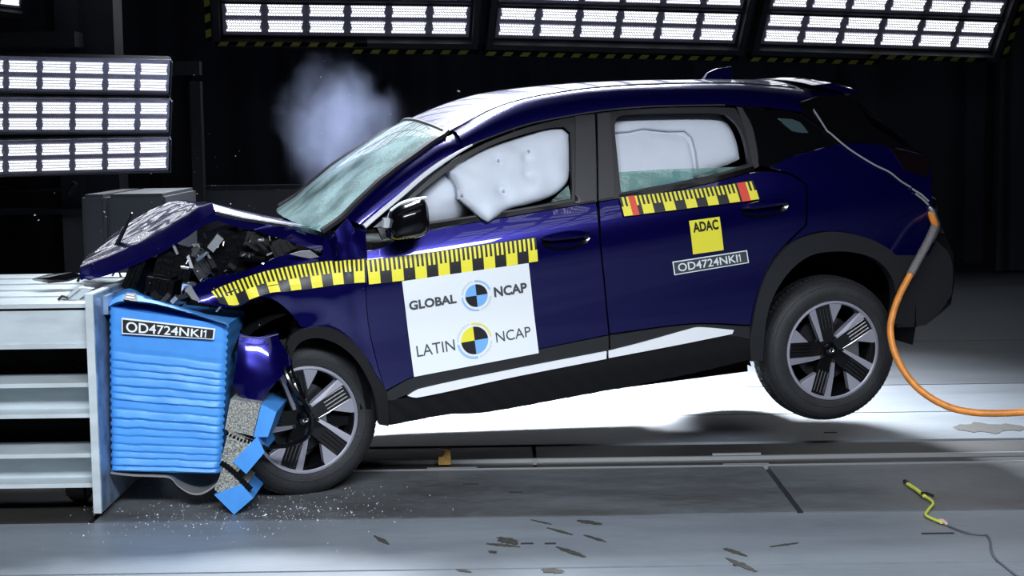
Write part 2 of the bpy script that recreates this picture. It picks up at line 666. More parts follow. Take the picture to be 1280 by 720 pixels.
for pq in ([(0.02, -1.47), (0.07, -1.473)], [(0.114, -1.475), (0.158, -1.473)], [(1.606, -1.403), (1.734, -1.41)], [(1.743, 1.343), (1.801, 1.338)], [(1.632, 0.706), (1.699, 0.701)], [(-0.236, -0.41), (-0.166, -0.431)], [(-0.027, -0.584), (0.03, -0.588)]):
    m = MB()
    m.box((pq[0][0], pq[0][1] - .008, -.01), (pq[1][0], pq[0][1] + .008, .003))
    m.build('floor_slot', SLOT, floor, False)

# back curtain with hanging folds
m = MB()
rows = []
nx = 620
for z in (0.0, .5, 2.5, 6.8):
    row = []
    for i in range(nx + 1):
        x = -14 + 28 * i / nx
        ph = x * 13 + 2.2 * noise.noise((x * .9, 0, 3)) * 3
        row.append((x, 10.5 + .06 * math.sin(ph) + .05 * noise.noise((x * 1.7, z * .2, 0)), z + .02))
    rows.append(row)
m.grid(rows)
tag(m.build('wall_back', CURTAIN), None, None, kind='structure')
for nm, lo, hi in (('wall_left', (-14.3, -13, 0), (-14, 11, 6.8)), ('wall_right', (14, -13, 0), (14.3, 11, 6.8)), ('wall_front', (-14, -13.3, 0), (14, -13, 6.8)), ('ceiling', (-14, -13, 6.8), (14, 11, 7.0))):
    m = MB()
    m.box(lo, hi)
    tag(m.build(nm, HALLDARK, None, False), None, None, kind='structure')
# side curtain hanging in front of the back wall
m = MB()
rows = []
for z in (0.0, 2.0, 6.7):
    rows.append([(a + .02 * noise.noise((a * 3, z, 1)), 9.5 + .07 * math.sin(a * 19) + .05 * noise.noise((a * 4, z * .3, 5)), z + .02) for a in [5.18 + i * .016 for i in range(150)]])
m.grid(rows)
rows2 = [[(p[0], p[1] + .012, p[2]) for p in r] for r in rows]
m.grid(rows2, flip=True)
tag(m.build('hanging_drape', CURTAIN), 'black stage drape hanging in soft folds at the right side of the hall', 'curtain')


# ------------------------------------------------------------------ lamp racks
def quad_frame(BL, BR, tilt_deg):
    """rack frame: u along the bottom edge, v up the face leaning towards the camera, n out of the face"""
    u = (BR - BL)
    wdt = u.length
    u.normalize()
    back = Vector((0, 0, 1)).cross(u).normalized()        # away from the camera
    t = math.radians(tilt_deg)
    v = Vector((0, 0, 1)) * math.cos(t) - back * math.sin(t)
    v = (v - u * v.dot(u)).normalized()
    return Matrix((u, v, u.cross(v))).transposed(), wdt


UNIT = {}


def led_unit(matl):
    """one lit panel, 1 x 1, thin, slightly dished reflector edge"""
    if matl.name in UNIT:
        return UNIT[matl.name]
    me = bpy.data.meshes.new('led_panel')
    vs, fs = [], []
    k = 5
    for j in range(2):
        for i in range(k + 1):
            x = i / k
            vs.append((x, j, 0))
    bow = .07
    vs = [((.5 + (x - .5) * (1 - bow * 0)), y, z) for x, y, z in vs]
    n0 = len(vs)
    # nipped sides like the photo's panels
    prof = [(0, 0), (.035, .5), (0, 1)]
    vs = [(0, 0, 0), (.5, 0, 0), (1, 0, 0), (.955, .5, 0), (1, 1, 0), (.5, 1, 0), (0, 1, 0), (.045, .5, 0)]
    fs = [(0, 1, 7), (1, 2, 3), (3, 4, 5), (5, 6, 7), (1, 3, 5, 7)]
    me.from_pydata(vs, [], fs)
    me.materials.append(matl)
    UNIT[matl.name] = me
    return me


def lamp_rack(name, BL, BR, tilt, cols, mods, label, cat, group, tape=True, right_tape=False, left_tape=False, mod_h=.27, gap=.035, sub=2, ledm=LED, bottom_pad=.03, side_pad=.02, hazard_steps=None, bar=False, scale=1.0):
    R, w = quad_frame(BL, BR, tilt)
    root = empty(name, BL, label, cat, group)
    root.rotation_euler = R.to_euler()
    root.scale = (scale,) * 3
    w /= scale
    cw = w / cols
    H = bottom_pad + mods * (mod_h + gap)
    fr = MB()
    fr.box((-side_pad, -bottom_pad, -.12), (w + side_pad, H - bottom_pad, -.02))
    fr.build('backing_tray', LAMPFRAME, root, False)
    fb = MB()
    bw = .045 if not bar else .006
    fz = .05 if not bar else .012
    for lo, hi in (((-side_pad - bw, -bottom_pad - bw, -.10), (-side_pad, H - bottom_pad, fz)), ((w + side_pad, -bottom_pad - bw, -.10), (w + side_pad + bw, H - bottom_pad, fz)),
                   ((-side_pad, -bottom_pad - bw, -.10), (w + side_pad, -bottom_pad, fz))):
        fb.box(lo, hi)
    fb.build('rack_frame', HALLGREY if not bar else CABGREY, root, False)
    for r in range(mods):
        y0 = r * (mod_h + gap)
        fr = MB()
        fr.box((0, y0 - .010, -.02), (w, y0 + mod_h + .010, -.012))
        fr.build('lamp_module', LAMPBODY, root, False)
        if r:
            fr = MB()
            fr.box((-.01, y0 - gap + .002, -.02), (w + .01, y0 - .012, .03))
            fr.build('divider_bar', LAMPFRAME, root, False)
        sh = mod_h / sub
        for s in range(sub):
            for c in range(cols):
                o = bpy.data.objects.new('led_panel', led_unit(ledm))
                o.parent = root
                o.location = (c * cw + .08 * cw, y0 + s * sh + .15 * sh, -.006)
                o.scale = (cw * .84, sh * .70, 1)
                COL.objects.link(o)
    if tape:
        tp = hazard_steps or [(-side_pad - bw, w + side_pad + bw, -bottom_pad - bw - .05)]
        for (a, b, y) in tp:
            hz = MB()
            hz.box((a, y - .018, -.02), (b, y + .018, .052))
            st = hz.build('hazard_tape', MATT, root, False)
            dx = .128
            x = a + .02
            yb = MB()
            while x < b - .05:
                yb.add([(x, y - .018, .054), (x + .062, y - .018, .054), (x + .085, y + .018, .054), (x + .023, y + .018, .054)], [(0, 1, 2, 3)])
                x += dx
            yb.build('yellow_stripes', TAPEYEL, st, False)
    for flag, xx in ((right_tape, w + side_pad + bw + .015), (left_tape, -side_pad - bw - .055)):
        if flag:
            hz = MB()
            hz.box((xx, -bottom_pad, -.02), (xx + .04, H - bottom_pad, .052))
            st = hz.build('hazard_tape', MATT, root, False)
            yb = MB()
            y = 0
            while y < H - .2:
                yb.add([(xx, y, .054), (xx + .04, y + .02, .054), (xx + .04, y + .085, .054), (xx, y + .065, .054)], [(0, 1, 2, 3)])
                y += .128
            yb.build('yellow_stripes', TAPEYEL, st, False)
    return root


_RK = [(Vector([(-2.68, 7.6, 2.533)][0]), Vector([(-0.38, 7.9, 2.495)][0])), (Vector([(-0.128, 7.95, 2.487)][0]), Vector([(2.229, 8.3, 2.419)][0])), (Vector([(2.489, 8.35, 2.414)][0]), Vector([(4.861, 8.7, 2.328)][0]))]
lamp_rack('floodlight_rack', *_RK[0], 36, 6, 8, 'large floodlight rack with rows of white diode panels, hung above the smoke plume', 'light', 'overhead floodlight racks', left_tape=True, scale=1.31, hazard_steps=[(-.06, 1.03, -.045), (.9, 1.85, -.10)])
lamp_rack('floodlight_rack', *_RK[1], 36, 6, 8, 'large floodlight rack with white diode panels, middle of three above the car roof', 'light', 'overhead floodlight racks', scale=1.31, hazard_steps=[(-.09, 1.86, -.105)])
lamp_rack('floodlight_rack', *_RK[2], 36, 6, 8, 'large floodlight rack with white diode panels, the one above the tail of the blue car', 'light', 'overhead floodlight racks', right_tape=True, scale=1.31, hazard_steps=[(-.09, .95, -.105), (.84, 1.80, -.050)])
# the same racks go on over the near side of the track, above the frame
for i, (x0, x1) in enumerate(((-3.3, -1.2), (-.95, 1.15), (1.4, 3.5))):
    lamp_rack('floodlight_rack', Vector((x1, -4.9, 3.7)), Vector((x0, -4.9, 3.7)), 56, 6, 6,
              ('floodlight rack facing the car, hung near the barrier side', 'floodlight rack facing the car, hung before the doors', 'floodlight rack facing the car, hung near the hose')[i], 'light', 'floodlight racks on the near side', tape=False)

# the stack of three light bars beside the barrier
BAR_LBL = ('top bar of three stacked white light bars beside the dark hall post', 'middle bar of three stacked white light bars over the grey cabinet', 'lowest bar of three stacked white light bars over the grey cabinet')
for i, (BL, BR) in enumerate(zip([(-3.581, 3.15, 1.919), (-3.595, 3.15, 1.641), (-3.608, 3.15, 1.353)], [(-2.37, 3.62, 1.891), (-2.379, 3.62, 1.623), (-2.389, 3.62, 1.358)])):
    lamp_rack('light_bar', Vector(BL), Vector(BR), 22, 6, 1, BAR_LBL[i], 'light', 'stacked light bars', tape=False, mod_h=.232, gap=.0, ledm=LEDBAR, bottom_pad=.006, side_pad=.008, bar=True)
# little lamp at the very top left; black sheet added behind the beams to darken their gaps
lamp_rack('work_lamp', Vector([(-4.036, 4.7, 2.619)][0]), Vector([(-3.728, 4.8, 2.586)][0]), 30, 2, 1, 'small white work lamp partly out of view above the light bars', 'light', None, tape=False, mod_h=.17, gap=0, ledm=LEDBAR, bottom_pad=.02, side_pad=.015)


def box_thing(name, lo, hi, mat, label, cat, bev=.01, parent=None):
    bm = bmesh.new()
    bmesh.ops.create_cube(bm, size=1)
    for v in bm.verts:
        v.co = Vector([lo[k] + (v.co[k] + .5) * (hi[k] - lo[k]) for k in range(3)])
    bmesh.ops.bevel(bm, geom=bm.edges[:], offset=bev, segments=2, affect='EDGES')
    me = bpy.data.meshes.new(name)
    bm.to_mesh(me)
    bm.free()
    me.shade_smooth()
    me.set_sharp_from_angle(angle=.6)
    o = link(name, me, mat, parent)
    if label:
        tag(o, label, cat)
    return o


# stand, gantry and boxes in the dark behind the barrier
gs = empty('lamp_gantry', (-3.32, 4.6, 0), 'dark steel gantry with a grey post that carries the light bars', 'gantry')
for lo, hi, nm, mt in (((-.10, .0, 0), (.09, .16, 5.5), 'post', CABGREY), ((.09, .02, 0), (.34, .3, 5.5), 'side_post', HALLGREY), ((-1.6, -.35, 2.26), (.14, -.1, 2.37), 'crossbeam', HALLGREY), ((-1.6, -.1, 1.02), (.9, .02, 1.06), 'lower_rail', HALLGREY), ((.92, -.1, 0), (1.0, 0, 2.0), 'strut', HALLDARK), ((-1.2, -.1, 0), (-1.12, 0, 2.0), 'strut', HALLDARK), ((-1.6, -.1, 2.05), (1.0, 0, 2.15), 'upper_rail', HALLDARK)):
    m = MB()
    m.box(lo, hi)
    m.build(nm, mt, gs, False)
m = MB()
m.tube([(-.5, -.9, 1.235), (.24, -.9, 1.235)], .013, 8)
m.tube([(.20, -.9, 1.20), (.25, -.9, 1.28)], .024, 8)
m.build('clamp_rod', DARKMETAL, gs)

cab = box_thing('equipment_cabinet', (-2.63, 2.2, 0), (-2.48, 3.2, 1.25), CABGREY, 'dark grey equipment cabinet standing behind the barrier and the bent bonnet', 'cabinet', .02)
box_thing('cabinet_door', (-2.48, 2.22, .02), (-2.12, 3.2, 1.25), CABGREY, None, None, .02, cab)
box_thing('cabinet_plinth', (-2.63, 2.15, 0), (-2.12, 2.2, .1), HALLGREY, None, None, .008, cab)
low = box_thing('partition_screen', (-2.5, 5.0, 0), (-1.3, 5.12, 1.17), HALLGREY, 'low dark grey partition screen behind the smoke and windscreen', 'screen', .01)
box_thing('partition_rail', (-2.5, 4.98, 1.17), (-1.3, 5.14, 1.20), HALLDARK, None, None, .004, low)

# ------------------------------------------------------------------ the car
CM = Matrix([[0.9644, -0.25666, -0.06369, -1.1064], [0.25423, 0.96615, -0.04386, 0.2155], [0.07279, 0.02611, 0.99701, 0.0168]] + [[0, 0, 0, 1]])
car = empty('crashed_car', (0, 0, 0), 'dark blue crossover car with crushed nose pitched forward against the blue barrier', 'car')
car.matrix_world = CM


def onside(x, z, off=0.0):
    return Vector((x, -(W(x, z) + off), z))


# --- side panels
FRONT_DOOR = [(0.328, 1.076), (0.404, 1.086), (0.482, 1.119), (0.607, 1.135), (0.85, 1.153), (1.075, 1.17), (1.294, 1.179), (1.397, 1.182), (1.386, 1.018), (1.398, 0.794), (1.406, 0.576), (1.069, 0.55), (0.718, 0.523), (0.48, 0.495), (0.353, 0.449), (0.328, 0.572), (0.303, 0.757), (0.305, 0.919)]
REAR_DOOR = [(1.413, 1.182), (1.513, 1.189), (1.847, 1.212), (2.007, 1.226), (2.21, 1.248), (2.346, 1.224), (2.42, 1.169), (2.405, 0.982), (2.304, 0.905), (2.22, 0.815), (2.158, 0.7), (2.11, 0.537), (1.817, 0.579), (1.414, 0.579), (1.406, 0.793), (1.395, 1.017)]
QUARTER = [(2.432, 1.168), (2.367, 1.226), (2.262, 1.261), (2.386, 1.302), (2.515, 1.32), (2.693, 1.342), (2.804, 1.339), (2.907, 1.303), (3.036, 1.264), (3.123, 1.233), (3.125, 1.12), (3.135, 0.974), (3.154, 0.821), (3.102, 0.756), (2.9, 0.782), (2.795, 0.857), (2.682, 0.905), (2.55, 0.936), (2.421, 0.935), (2.316, 0.9), (2.418, 0.981)]
panel('front_door', FRONT_DOOR, PAINT, car)
panel('rear_door', REAR_DOOR, PAINT, car)
panel('quarter_panel', QUARTER, PAINT, car)
for nm, ol in (('front_door', FRONT_DOOR), ('rear_door', REAR_DOOR), ('quarter_panel', QUARTER)):
    panel(nm, ol, PAINT, car, side=1, step=.07)

# black backing under the panels: shows only in the gaps and the wheel wells
INNER = [(.36, .33), (2.05, .36), (2.12, .64), (2.26, .85), (2.55, .97), (2.85, .85), (3.0, .52), (3.12, .48), (3.14, 1.16), (2.9, 1.25), (2.5, 1.25), (1.9, 1.18), (1.3, 1.15), (.6, 1.11), (.36, 1.10)]
panel('inner_body', INNER, MATT, car, off=-.035, thick=.02, step=.08)
panel('inner_body', INNER, MATT, car, off=-.035, thick=.02, step=.08, side=1)

# door window frames (black) with the openings
FF_OUT = [(0.385, 1.184), (0.505, 1.259), (0.632, 1.345), (0.754, 1.418), (0.879, 1.471), (0.994, 1.508), (1.148, 1.545), (1.305, 1.567), (1.473, 1.58), (1.436, 1.372), (1.402, 1.188), (1.295, 1.184), (1.077, 1.177), (0.851, 1.16), (0.608, 1.141), (0.483, 1.13), (0.402, 1.117)]
FF_IN = [(0.579, 1.29), (0.663, 1.339), (0.753, 1.39), (0.934, 1.47), (1.107, 1.513), (1.251, 1.533), (1.319, 1.531), (1.344, 1.503), (1.323, 1.382), (1.289, 1.21), (1.08, 1.194), (0.855, 1.182), (0.613, 1.172), (0.601, 1.229)]
RF_OUT = [(1.486, 1.581), (1.655, 1.583), (1.81, 1.578), (2.005, 1.565), (2.153, 1.549), (2.182, 1.472), (2.192, 1.379), (2.181, 1.258), (2.008, 1.233), (1.848, 1.219), (1.514, 1.194), (1.412, 1.189), (1.447, 1.371)]
RF_IN = [(1.554, 1.514), (1.57, 1.55), (1.607, 1.561), (1.843, 1.549), (2.056, 1.531), (2.106, 1.52), (2.149, 1.468), (2.167, 1.388), (2.164, 1.289), (2.014, 1.258), (1.813, 1.237), (1.522, 1.213), (1.537, 1.363)]
panel('window_frame', FF_OUT, BLACK, car, off=.003, thick=.03, holes=[FF_IN], step=.025)
panel('window_frame', RF_OUT, BLACK, car, off=.003, thick=.03, holes=[RF_IN], step=.025)
panel('window_frame', FF_OUT, BLACK, car, off=.003, thick=.03, holes=[FF_IN], step=.05, side=1)
panel('window_frame', RF_OUT, BLACK, car, off=.003, thick=.03, holes=[RF_IN], step=.05, side=1)
panel('window_glass', FF_IN, GLASS_DARK, car, off=-.02, thick=.004, step=.08, side=1)
panel('window_glass', RF_IN, GLASS_DARK, car, off=-.02, thick=.004, step=.08, side=1)
# matt pillar films either side of the door gap
panel('pillar_cover', [(1.376, 1.577), (1.469, 1.578), (1.396, 1.196), (1.297, 1.191)], PILLAR, car, off=.012, thick=.006, smooth=False, step=.025)
panel('pillar_cover', [(1.482, 1.578), (1.545, 1.578), (1.485, 1.202), (1.409, 1.195)], PILLAR, car, off=.012, thick=.006, smooth=False, step=.025)
panel('mirror_sail', [(0.369, 1.175), (0.504, 1.256), (0.578, 1.287), (0.601, 1.229), (0.603, 1.18), (0.419, 1.174)], pmat('sail_grey', (.11, .12, .145), .5), car, off=.012, thick=.006, smooth=False, step=.025)
panel('pillar_strip', [(2.162, 1.556), (2.188, 1.547), (2.217, 1.451), (2.208, 1.274), (2.178, 1.265), (2.178, 1.387), (2.174, 1.473)], PILLAR, car, off=.009, thick=.008)
# weather strips
for ol in ([(0.612, 1.165), (0.855, 1.177), (1.078, 1.187), (1.295, 1.2), (1.291, 1.183), (1.075, 1.17), (0.851, 1.156), (0.607, 1.14)], [(1.51, 1.209), (1.811, 1.229), (2.012, 1.251), (2.181, 1.278), (2.184, 1.257), (2.008, 1.23), (1.807, 1.208), (1.509, 1.189)]):
    panel('weather_strip', ol, BLACKG, car, off=.011, thick=.010, step=.03)

# rear pillar in gloss black with a painted greenish reflection on its quarter window
panel('rear_pillar', [(2.2, 1.546), (2.317, 1.528), (2.417, 1.512), (2.494, 1.487), (2.62, 1.397), (2.737, 1.341), (2.516, 1.324), (2.386, 1.306), (2.262, 1.265), (2.217, 1.277), (2.225, 1.45)], BLACKG, car, off=-.004)
panel('rear_pillar', [(2.2, 1.546), (2.317, 1.528), (2.417, 1.512), (2.494, 1.487), (2.62, 1.397), (2.737, 1.341), (2.516, 1.324), (2.386, 1.306), (2.262, 1.265), (2.217, 1.277), (2.225, 1.45)], BLACKG, car, off=-.004, side=1, step=.07)
panel('quarter_window_reflection', [(2.356, 1.484), (2.428, 1.474), (2.465, 1.456), (2.494, 1.404), (2.414, 1.419)], pmat('quarter_reflection', (.05, .08, .085), .1), car, off=.004, thick=.006)

# roof: rails over the doors and the crowned skin
AL = [(0.331, 1.182), (0.423, 1.242), (0.511, 1.297), (0.633, 1.376), (0.755, 1.44), (0.875, 1.49), (0.993, 1.524), (1.112, 1.552), (1.23, 1.569), (1.464, 1.588), (1.638, 1.592), (1.812, 1.587), (2.105, 1.568), (2.281, 1.546), (2.477, 1.504), (2.678, 1.449)]
BLN = [(0.83, -0.55, 1.543), (0.902, -0.55, 1.589), (0.977, -0.55, 1.62), (1.064, -0.55, 1.649), (1.162, -0.55, 1.667), (1.264, -0.55, 1.679), (1.458, -0.55, 1.692), (1.677, -0.55, 1.693), (1.959, -0.55, 1.68), (2.246, -0.55, 1.659), (2.474, -0.55, 1.625), (2.621, -0.55, 1.598), (2.826, -0.55, 1.562)]
CRN = [(0.915, 0.1, 1.664), (1.15, 0.1, 1.701), (1.378, 0.1, 1.713), (1.646, 0.1, 1.713), (1.901, 0.1, 1.704), (2.342, 0.1, 1.675), (2.656, 0.1, 1.646), (2.884, 0.1, 1.607), (3.171, 0.1, 1.554)]


def zof(pts, x, iz=2):
    p = sorted(pts)
    if x <= p[0][0]:
        a, b = p[0], p[1]
    elif x >= p[-1][0]:
        a, b = p[-2], p[-1]
    else:
        for a, b in zip(p, p[1:]):
            if a[0] <= x <= b[0]:
                break
    t = (x - a[0]) / (b[0] - a[0])
    return a[iz] + (b[iz] - a[iz]) * t


XF, XR = BLN[0][0], 2.80
AL3 = [(p[0], 0, p[1]) for p in AL]


def sm(f, x, h=.12):
    return (f(x - h) + f(x + h) + 2 * f(x)) / 4


def edge_b(x):
    z = sm(lambda q: zof(BLN, min(max(q, XF), 2.87)), x, .06)
    return Vector((x, -(.55 if x < 1.6 else .55), z))


def crown(x):
    return sm(lambda q: zof(CRN, q), x, .08)


NR = 64
rows_rail, rows_roof = [], []
for i in range(NR + 1):
    x = XF + (XR - XF) * i / NR
    B = edge_b(x)
    zA = zof(AL3, x)
    A = onside(x, zA)
    row = []
    for j in range(13):
        t = j / 12
        c1 = A + Vector((0, .030, .085))
        c2 = B + Vector((0, -.030, .000))
        row.append((1-t)**3 * A + 3*(1-t)**2*t * c1 + 3*(1-t)*t*t * c2 + t**3 * B)
    rows_rail.append(row)
    zc = max(crown(x), B.z + .012)
    rr = []
    for j in range(25):
        y = -.55 + 1.10 * j / 24
        q = abs(y) / .55
        rr.append(Vector((x - .046 * (1 - q * q) * max(0, 1 - i / 8), y, zc + (B.z - zc) * q ** 2.2)))
    rows_roof.append(rr)
m = MB()
m.grid(rows_rail, flip=True)
m.build('roof_rail', PAINT, car)
m = MB()
m.grid([[Vector((p.x, -p.y, p.z)) for p in r] for r in rows_rail])
m.build('roof_rail', PAINT, car)
for s in (-1, 1):
    m = MB()
    m.tube([Vector((p[6].x, s * .553, p[12].z + .0005)) for p in rows_rail], .005, 6)
    m.build('roof_ditch', DARKMETAL, car)

# front pillars between door frame and windscreen
WSN = [(0.241, 1.218), (0.338, 1.292), (0.439, 1.363), (0.531, 1.417), (0.624, 1.465), (0.713, 1.514), (0.799, 1.55)]
for s in (-1, 1):
    lo = [(p[0], p[1]) for p in AL if p[0] < XF + .03]
    lo = [(x, z) for x, z in lo if x <= XF] + [(XF, zof(AL3, XF))]
    rows = []
    for i in range(25):
        t = i / 24
        a = at_curve([(x, 0, z) for x, z in lo], t)
        b = at_curve([(p[0], 0, p[1]) for p in WSN[:-1]] + [(XF, 0, BLN[0][2])], t)
        A = Vector((a.x, s * W(a.x, a.z), a.z))
        B = Vector((b.x, s * (W(b.x, b.z) - .035 - .03 * t), b.z))
        if i == 24:
            B = Vector((XF, s * .55, BLN[0][2]))
        rows.append([A.lerp(B, k / 8) + Vector((0, s * .020 * math.sin(PI * k / 8), .008 * math.sin(PI * k / 8))) for k in range(9)])
    m = MB()
    m.grid(rows, flip=(s < 0))
    m.build('windscreen_pillar', PAINT, car)
# silver line under the roof rail
m = MB()
pl = catmull([onside(p[0], p[1], .008) for p in AL[:13]], 5)
m.tube(pl[:26], [.0120] * 18 + [.0120 - .0011 * k for k in range(8)], 6)
m.build('window_trim', SILVERTRIM, car)
m = MB()
m.tube(pl[25:], .0038, 6)
m.build('window_trim', pmat('dull_trim', (.035, .035, .04), .5), car)

# windscreen
rows = []
for i in range(21):
    t = i / 20
    e = at_curve([(p[0], 0, p[1]) for p in [(0.15, 1.172)]] + [(p[0], 0, p[1]) for p in WSN], t)
    hw = (W(e.x, e.z) - .035 - .03 * t)
    if i == 20:
        hw = .56
    row = []
    for k in range(25):
        q = -1 + k / 12
        bulge = (1 - q * q)
        row.append(Vector((e.x - .08 * bulge * (1 - .4 * t), q * hw, e.z + (.02 + .030 * t) * bulge)))
    rows.append(row)
WS_TOP = rows[-1]
m = MB()
m.grid(rows, flip=True)
ws = m.build('windscreen', GLASS_WS, car)
# black border of the glass
m = MB()
for s in (0, -1):
    m.tube([r[s] + Vector((0, 0, .002)) for r in rows], .016, 6)
m.tube([p + Vector((0, 0, .003)) for p in rows[-1]], .008, 6)
m.build('glass_seal', BLACK, ws)
# roof skin, its front edge meeting the glass
_front = [p.copy() for p in rows_roof[0]]
for i in range(10):
    wgt = (1 - i / 10) ** 2
    for j in range(25):
        rows_roof[i][j] = rows_roof[i][j] + (WS_TOP[j] - _front[j]) * wgt
m = MB()
m.grid(rows_roof, flip=True)
m.build('roof', PAINT, car)

# tail: hatch, rear window, spoiler, lamp, bumper
HATCH = [(2.80, 1.575, .60), (2.95, 1.42, .66), (3.09, 1.275, .71), (3.165, 1.21, .725), (3.18, 1.05, .735), (3.20, .90, .74), (3.25, .79, .735)]
rows = []
for (x, z, hw) in HATCH:
    rows.append([Vector((x + .10 * (1 - (k / 8 - 1) ** 2), hw * (k / 8 - 1), z)) for k in range(17)])
m = MB()
m.grid(rows[:3], flip=True)
m.build('rear_window', GLASS_DARK, car)
m = MB()
m.grid(rows[2:], flip=True)
m.build('tailgate', PAINT, car)
SP = [(2.624, -0.5, 1.61), (2.731, -0.5, 1.593), (2.817, -0.5, 1.579), (2.872, -0.5, 1.558)]
m = MB()
top, bot = [], []
for k in range(17):
    y = -.60 + 1.2 * k / 16
    q = abs(y) / .60
    dz = .030 * (1 - q ** 2.2)
    top.append([Vector((2.62, y, 1.640 + dz - .02)), Vector((2.72, y, 1.622 + dz)), Vector((2.82 - .04 * q ** 3, y, 1.600 + dz)), Vector((2.895 - .05 * q ** 3, y, 1.580 + dz)), Vector((2.89 - .05 * q ** 3, y, 1.568 + dz)), Vector((2.80, y, 1.565))])
m.grid(top)
m.prism([top[0][k] for k in range(6)], (0, -.012, 0))
m.prism([top[-1][k] for k in range(6)], (0, .012, 0))
m.build('roof_spoiler', PAINT, car)
# light fin at the window edge
panel('window_fin', [(2.835, 1.405), (2.86, 1.395), (2.988, 1.292), (2.966, 1.282), (2.874, 1.348)], BLACKG, car, off=-.05, thick=.05, smooth=False)
RFILL = [(2.487, 1.492), (2.489, 1.548), (2.579, 1.567), (2.766, 1.56), (2.843, 1.4), (2.986, 1.284), (2.802, 1.332), (2.693, 1.342), (2.603, 1.395)]
panel('rear_window_surround', RFILL, BLACKG, car, off=.012, thick=.03, smooth=False)
panel('rear_window_surround', RFILL, BLACKG, car, off=.012, thick=.03, smooth=False, side=1)
panel('tail_lamp', [(2.915, 1.298), (3.035, 1.26), (3.117, 1.23), (3.116, 1.18), (3.096, 1.135), (2.969, 1.187)], pmat('tail_lamp_red', (.006, .003, .004), .1, 0, .8), car, off=.006, thick=.02)
BUMP = [(2.9, 0.778), (3.102, 0.752), (3.159, 0.816), (3.233, 0.739), (3.252, 0.668), (3.246, 0.535), (3.162, 0.449), (3.054, 0.404), (2.906, 0.418), (2.941, 0.531), (2.952, 0.649)]
panel('rear_bumper', BUMP, CLAD, car, off=.006, thick=.03)
panel('rear_bumper', BUMP, CLAD, car, off=.006, thick=.03, side=1, step=.07)
rows = []
for (x, z, hw) in ((3.23, .83, .735), (3.27, .73, .735), (3.275, .60, .73), (3.255, .48, .72), (3.10, .39, .73)):
    rows.append([Vector((x + .09 * (1 - (k / 8 - 1) ** 2), hw * (k / 8 - 1), z)) for k in range(17)])
m = MB()
m.grid(rows, flip=True)
m.build('bumper_skin', CLAD, car)

m = MB()
m.tube([onside(p[0], p[1], .006) for p in [(2.842, 1.396), (2.919, 1.344), (2.992, 1.289)]], .006, 6)
m.tube([onside(p[0], p[1], .010) for p in [(2.983, 1.29), (3.06, 1.266), (3.124, 1.238)]], .007, 6)
m.build('tail_edge_glint', BLACKG, car)  # tubes added along the tail edges to catch a glint

# fin on the roof
fin = [(2.284, 0, 1.683), (2.321, 0, 1.709), (2.376, 0, 1.727), (2.452, 0, 1.73), (2.448, 0, 1.666)]
m = MB()
m.prism([(p[0], -.006 if p[2] > 1.70 else -.022, p[2]) for p in fin], (0, .02, 0))
fin_ = [Vector(p) for p in fin]
m = MB()
n = len(fin_)
for s in (-1, 1):
    pass
vs = [(p.x, -.028 if i in (0, n - 1) else -.008, p.z - (.02 if i in (0, n - 1) else 0)) for i, p in enumerate(fin_)] + [(p.x, .028 if i in (0, n - 1) else .008, p.z - (.02 if i in (0, n - 1) else 0)) for i, p in enumerate(fin_)]
m.add(vs, [tuple(range(n)), tuple(range(2 * n - 1, n - 1, -1))] + [((i + 1) % n, i, n + i, n + (i + 1) % n) for i in range(n)])
m.build('roof_antenna', PAINT, car)

# --- sills, strips, arches
panel('sill_strip', [(0.356, 0.441), (0.48, 0.491), (0.718, 0.52), (1.069, 0.546), (1.404, 0.57), (1.401, 0.493), (1.063, 0.47), (0.453, 0.421), (0.385, 0.4), (0.357, 0.404)], CLAD, car, off=.006, thick=.02)
panel('sill_strip', [(1.412, 0.571), (1.817, 0.572), (2.105, 0.529), (2.1, 0.468), (2.015, 0.494), (1.754, 0.488), (1.411, 0.492)], CLAD, car, off=.006, thick=.02)
panel('bright_strip', [(0.448, 0.414), (0.498, 0.437), (0.939, 0.473), (1.388, 0.501), (1.386, 0.465), (0.936, 0.436), (0.488, 0.4)], SILVERTRIM, car, off=.014, thick=.012, step=.025)
panel('bright_strip', [(1.398, 0.501), (1.557, 0.52), (1.796, 0.555), (1.844, 0.559), (2.02, 0.524), (2.011, 0.506), (1.754, 0.488), (1.398, 0.467)], SILVERTRIM, car, off=.014, thick=.012, step=.025)
SILLP = [(0.357, 0.404), (0.451, 0.403), (0.936, 0.432), (1.386, 0.461), (1.753, 0.484), (2.015, 0.502), (2.1, 0.464), (2.104, 0.365), (1.872, 0.34), (1.591, 0.318), (1.16, 0.295), (0.797, 0.28), (0.629, 0.295), (0.356, 0.281)]
ridge = lambda x, z, d: W(x, z) + .004 - .015 * max(0, .42 - z) / .1 + .0030 * math.sin((x + z * .9) * 60) * (1 if x < 2.0 else 0)
panel('sill_panel', SILLP, SILL, car, thick=.02, step=.018, Y=ridge)
for nm, ol in (('sill_panel', SILLP),):
    panel(nm, ol, SILL, car, thick=.02, side=1, step=.07)
ARCH_R = [(2.104, 0.361), (2.1, 0.464), (2.119, 0.559), (2.157, 0.688), (2.22, 0.804), (2.316, 0.896), (2.421, 0.931), (2.55, 0.934), (2.682, 0.903), (2.795, 0.855), (2.9, 0.778), (2.953, 0.669), (2.96, 0.56), (2.925, 0.432), (2.867, 0.44), (2.893, 0.569), (2.868, 0.68), (2.788, 0.768), (2.681, 0.816), (2.549, 0.839), (2.429, 0.834), (2.326, 0.78), (2.239, 0.683), (2.189, 0.57), (2.17, 0.435), (2.166, 0.353)]
panel('wheel_arch', ARCH_R, CLAD, car, off=.016, thick=.06, step=.03)
panel('wheel_arch', ARCH_R, CLAD, car, off=.016, thick=.06, step=.06, side=1)

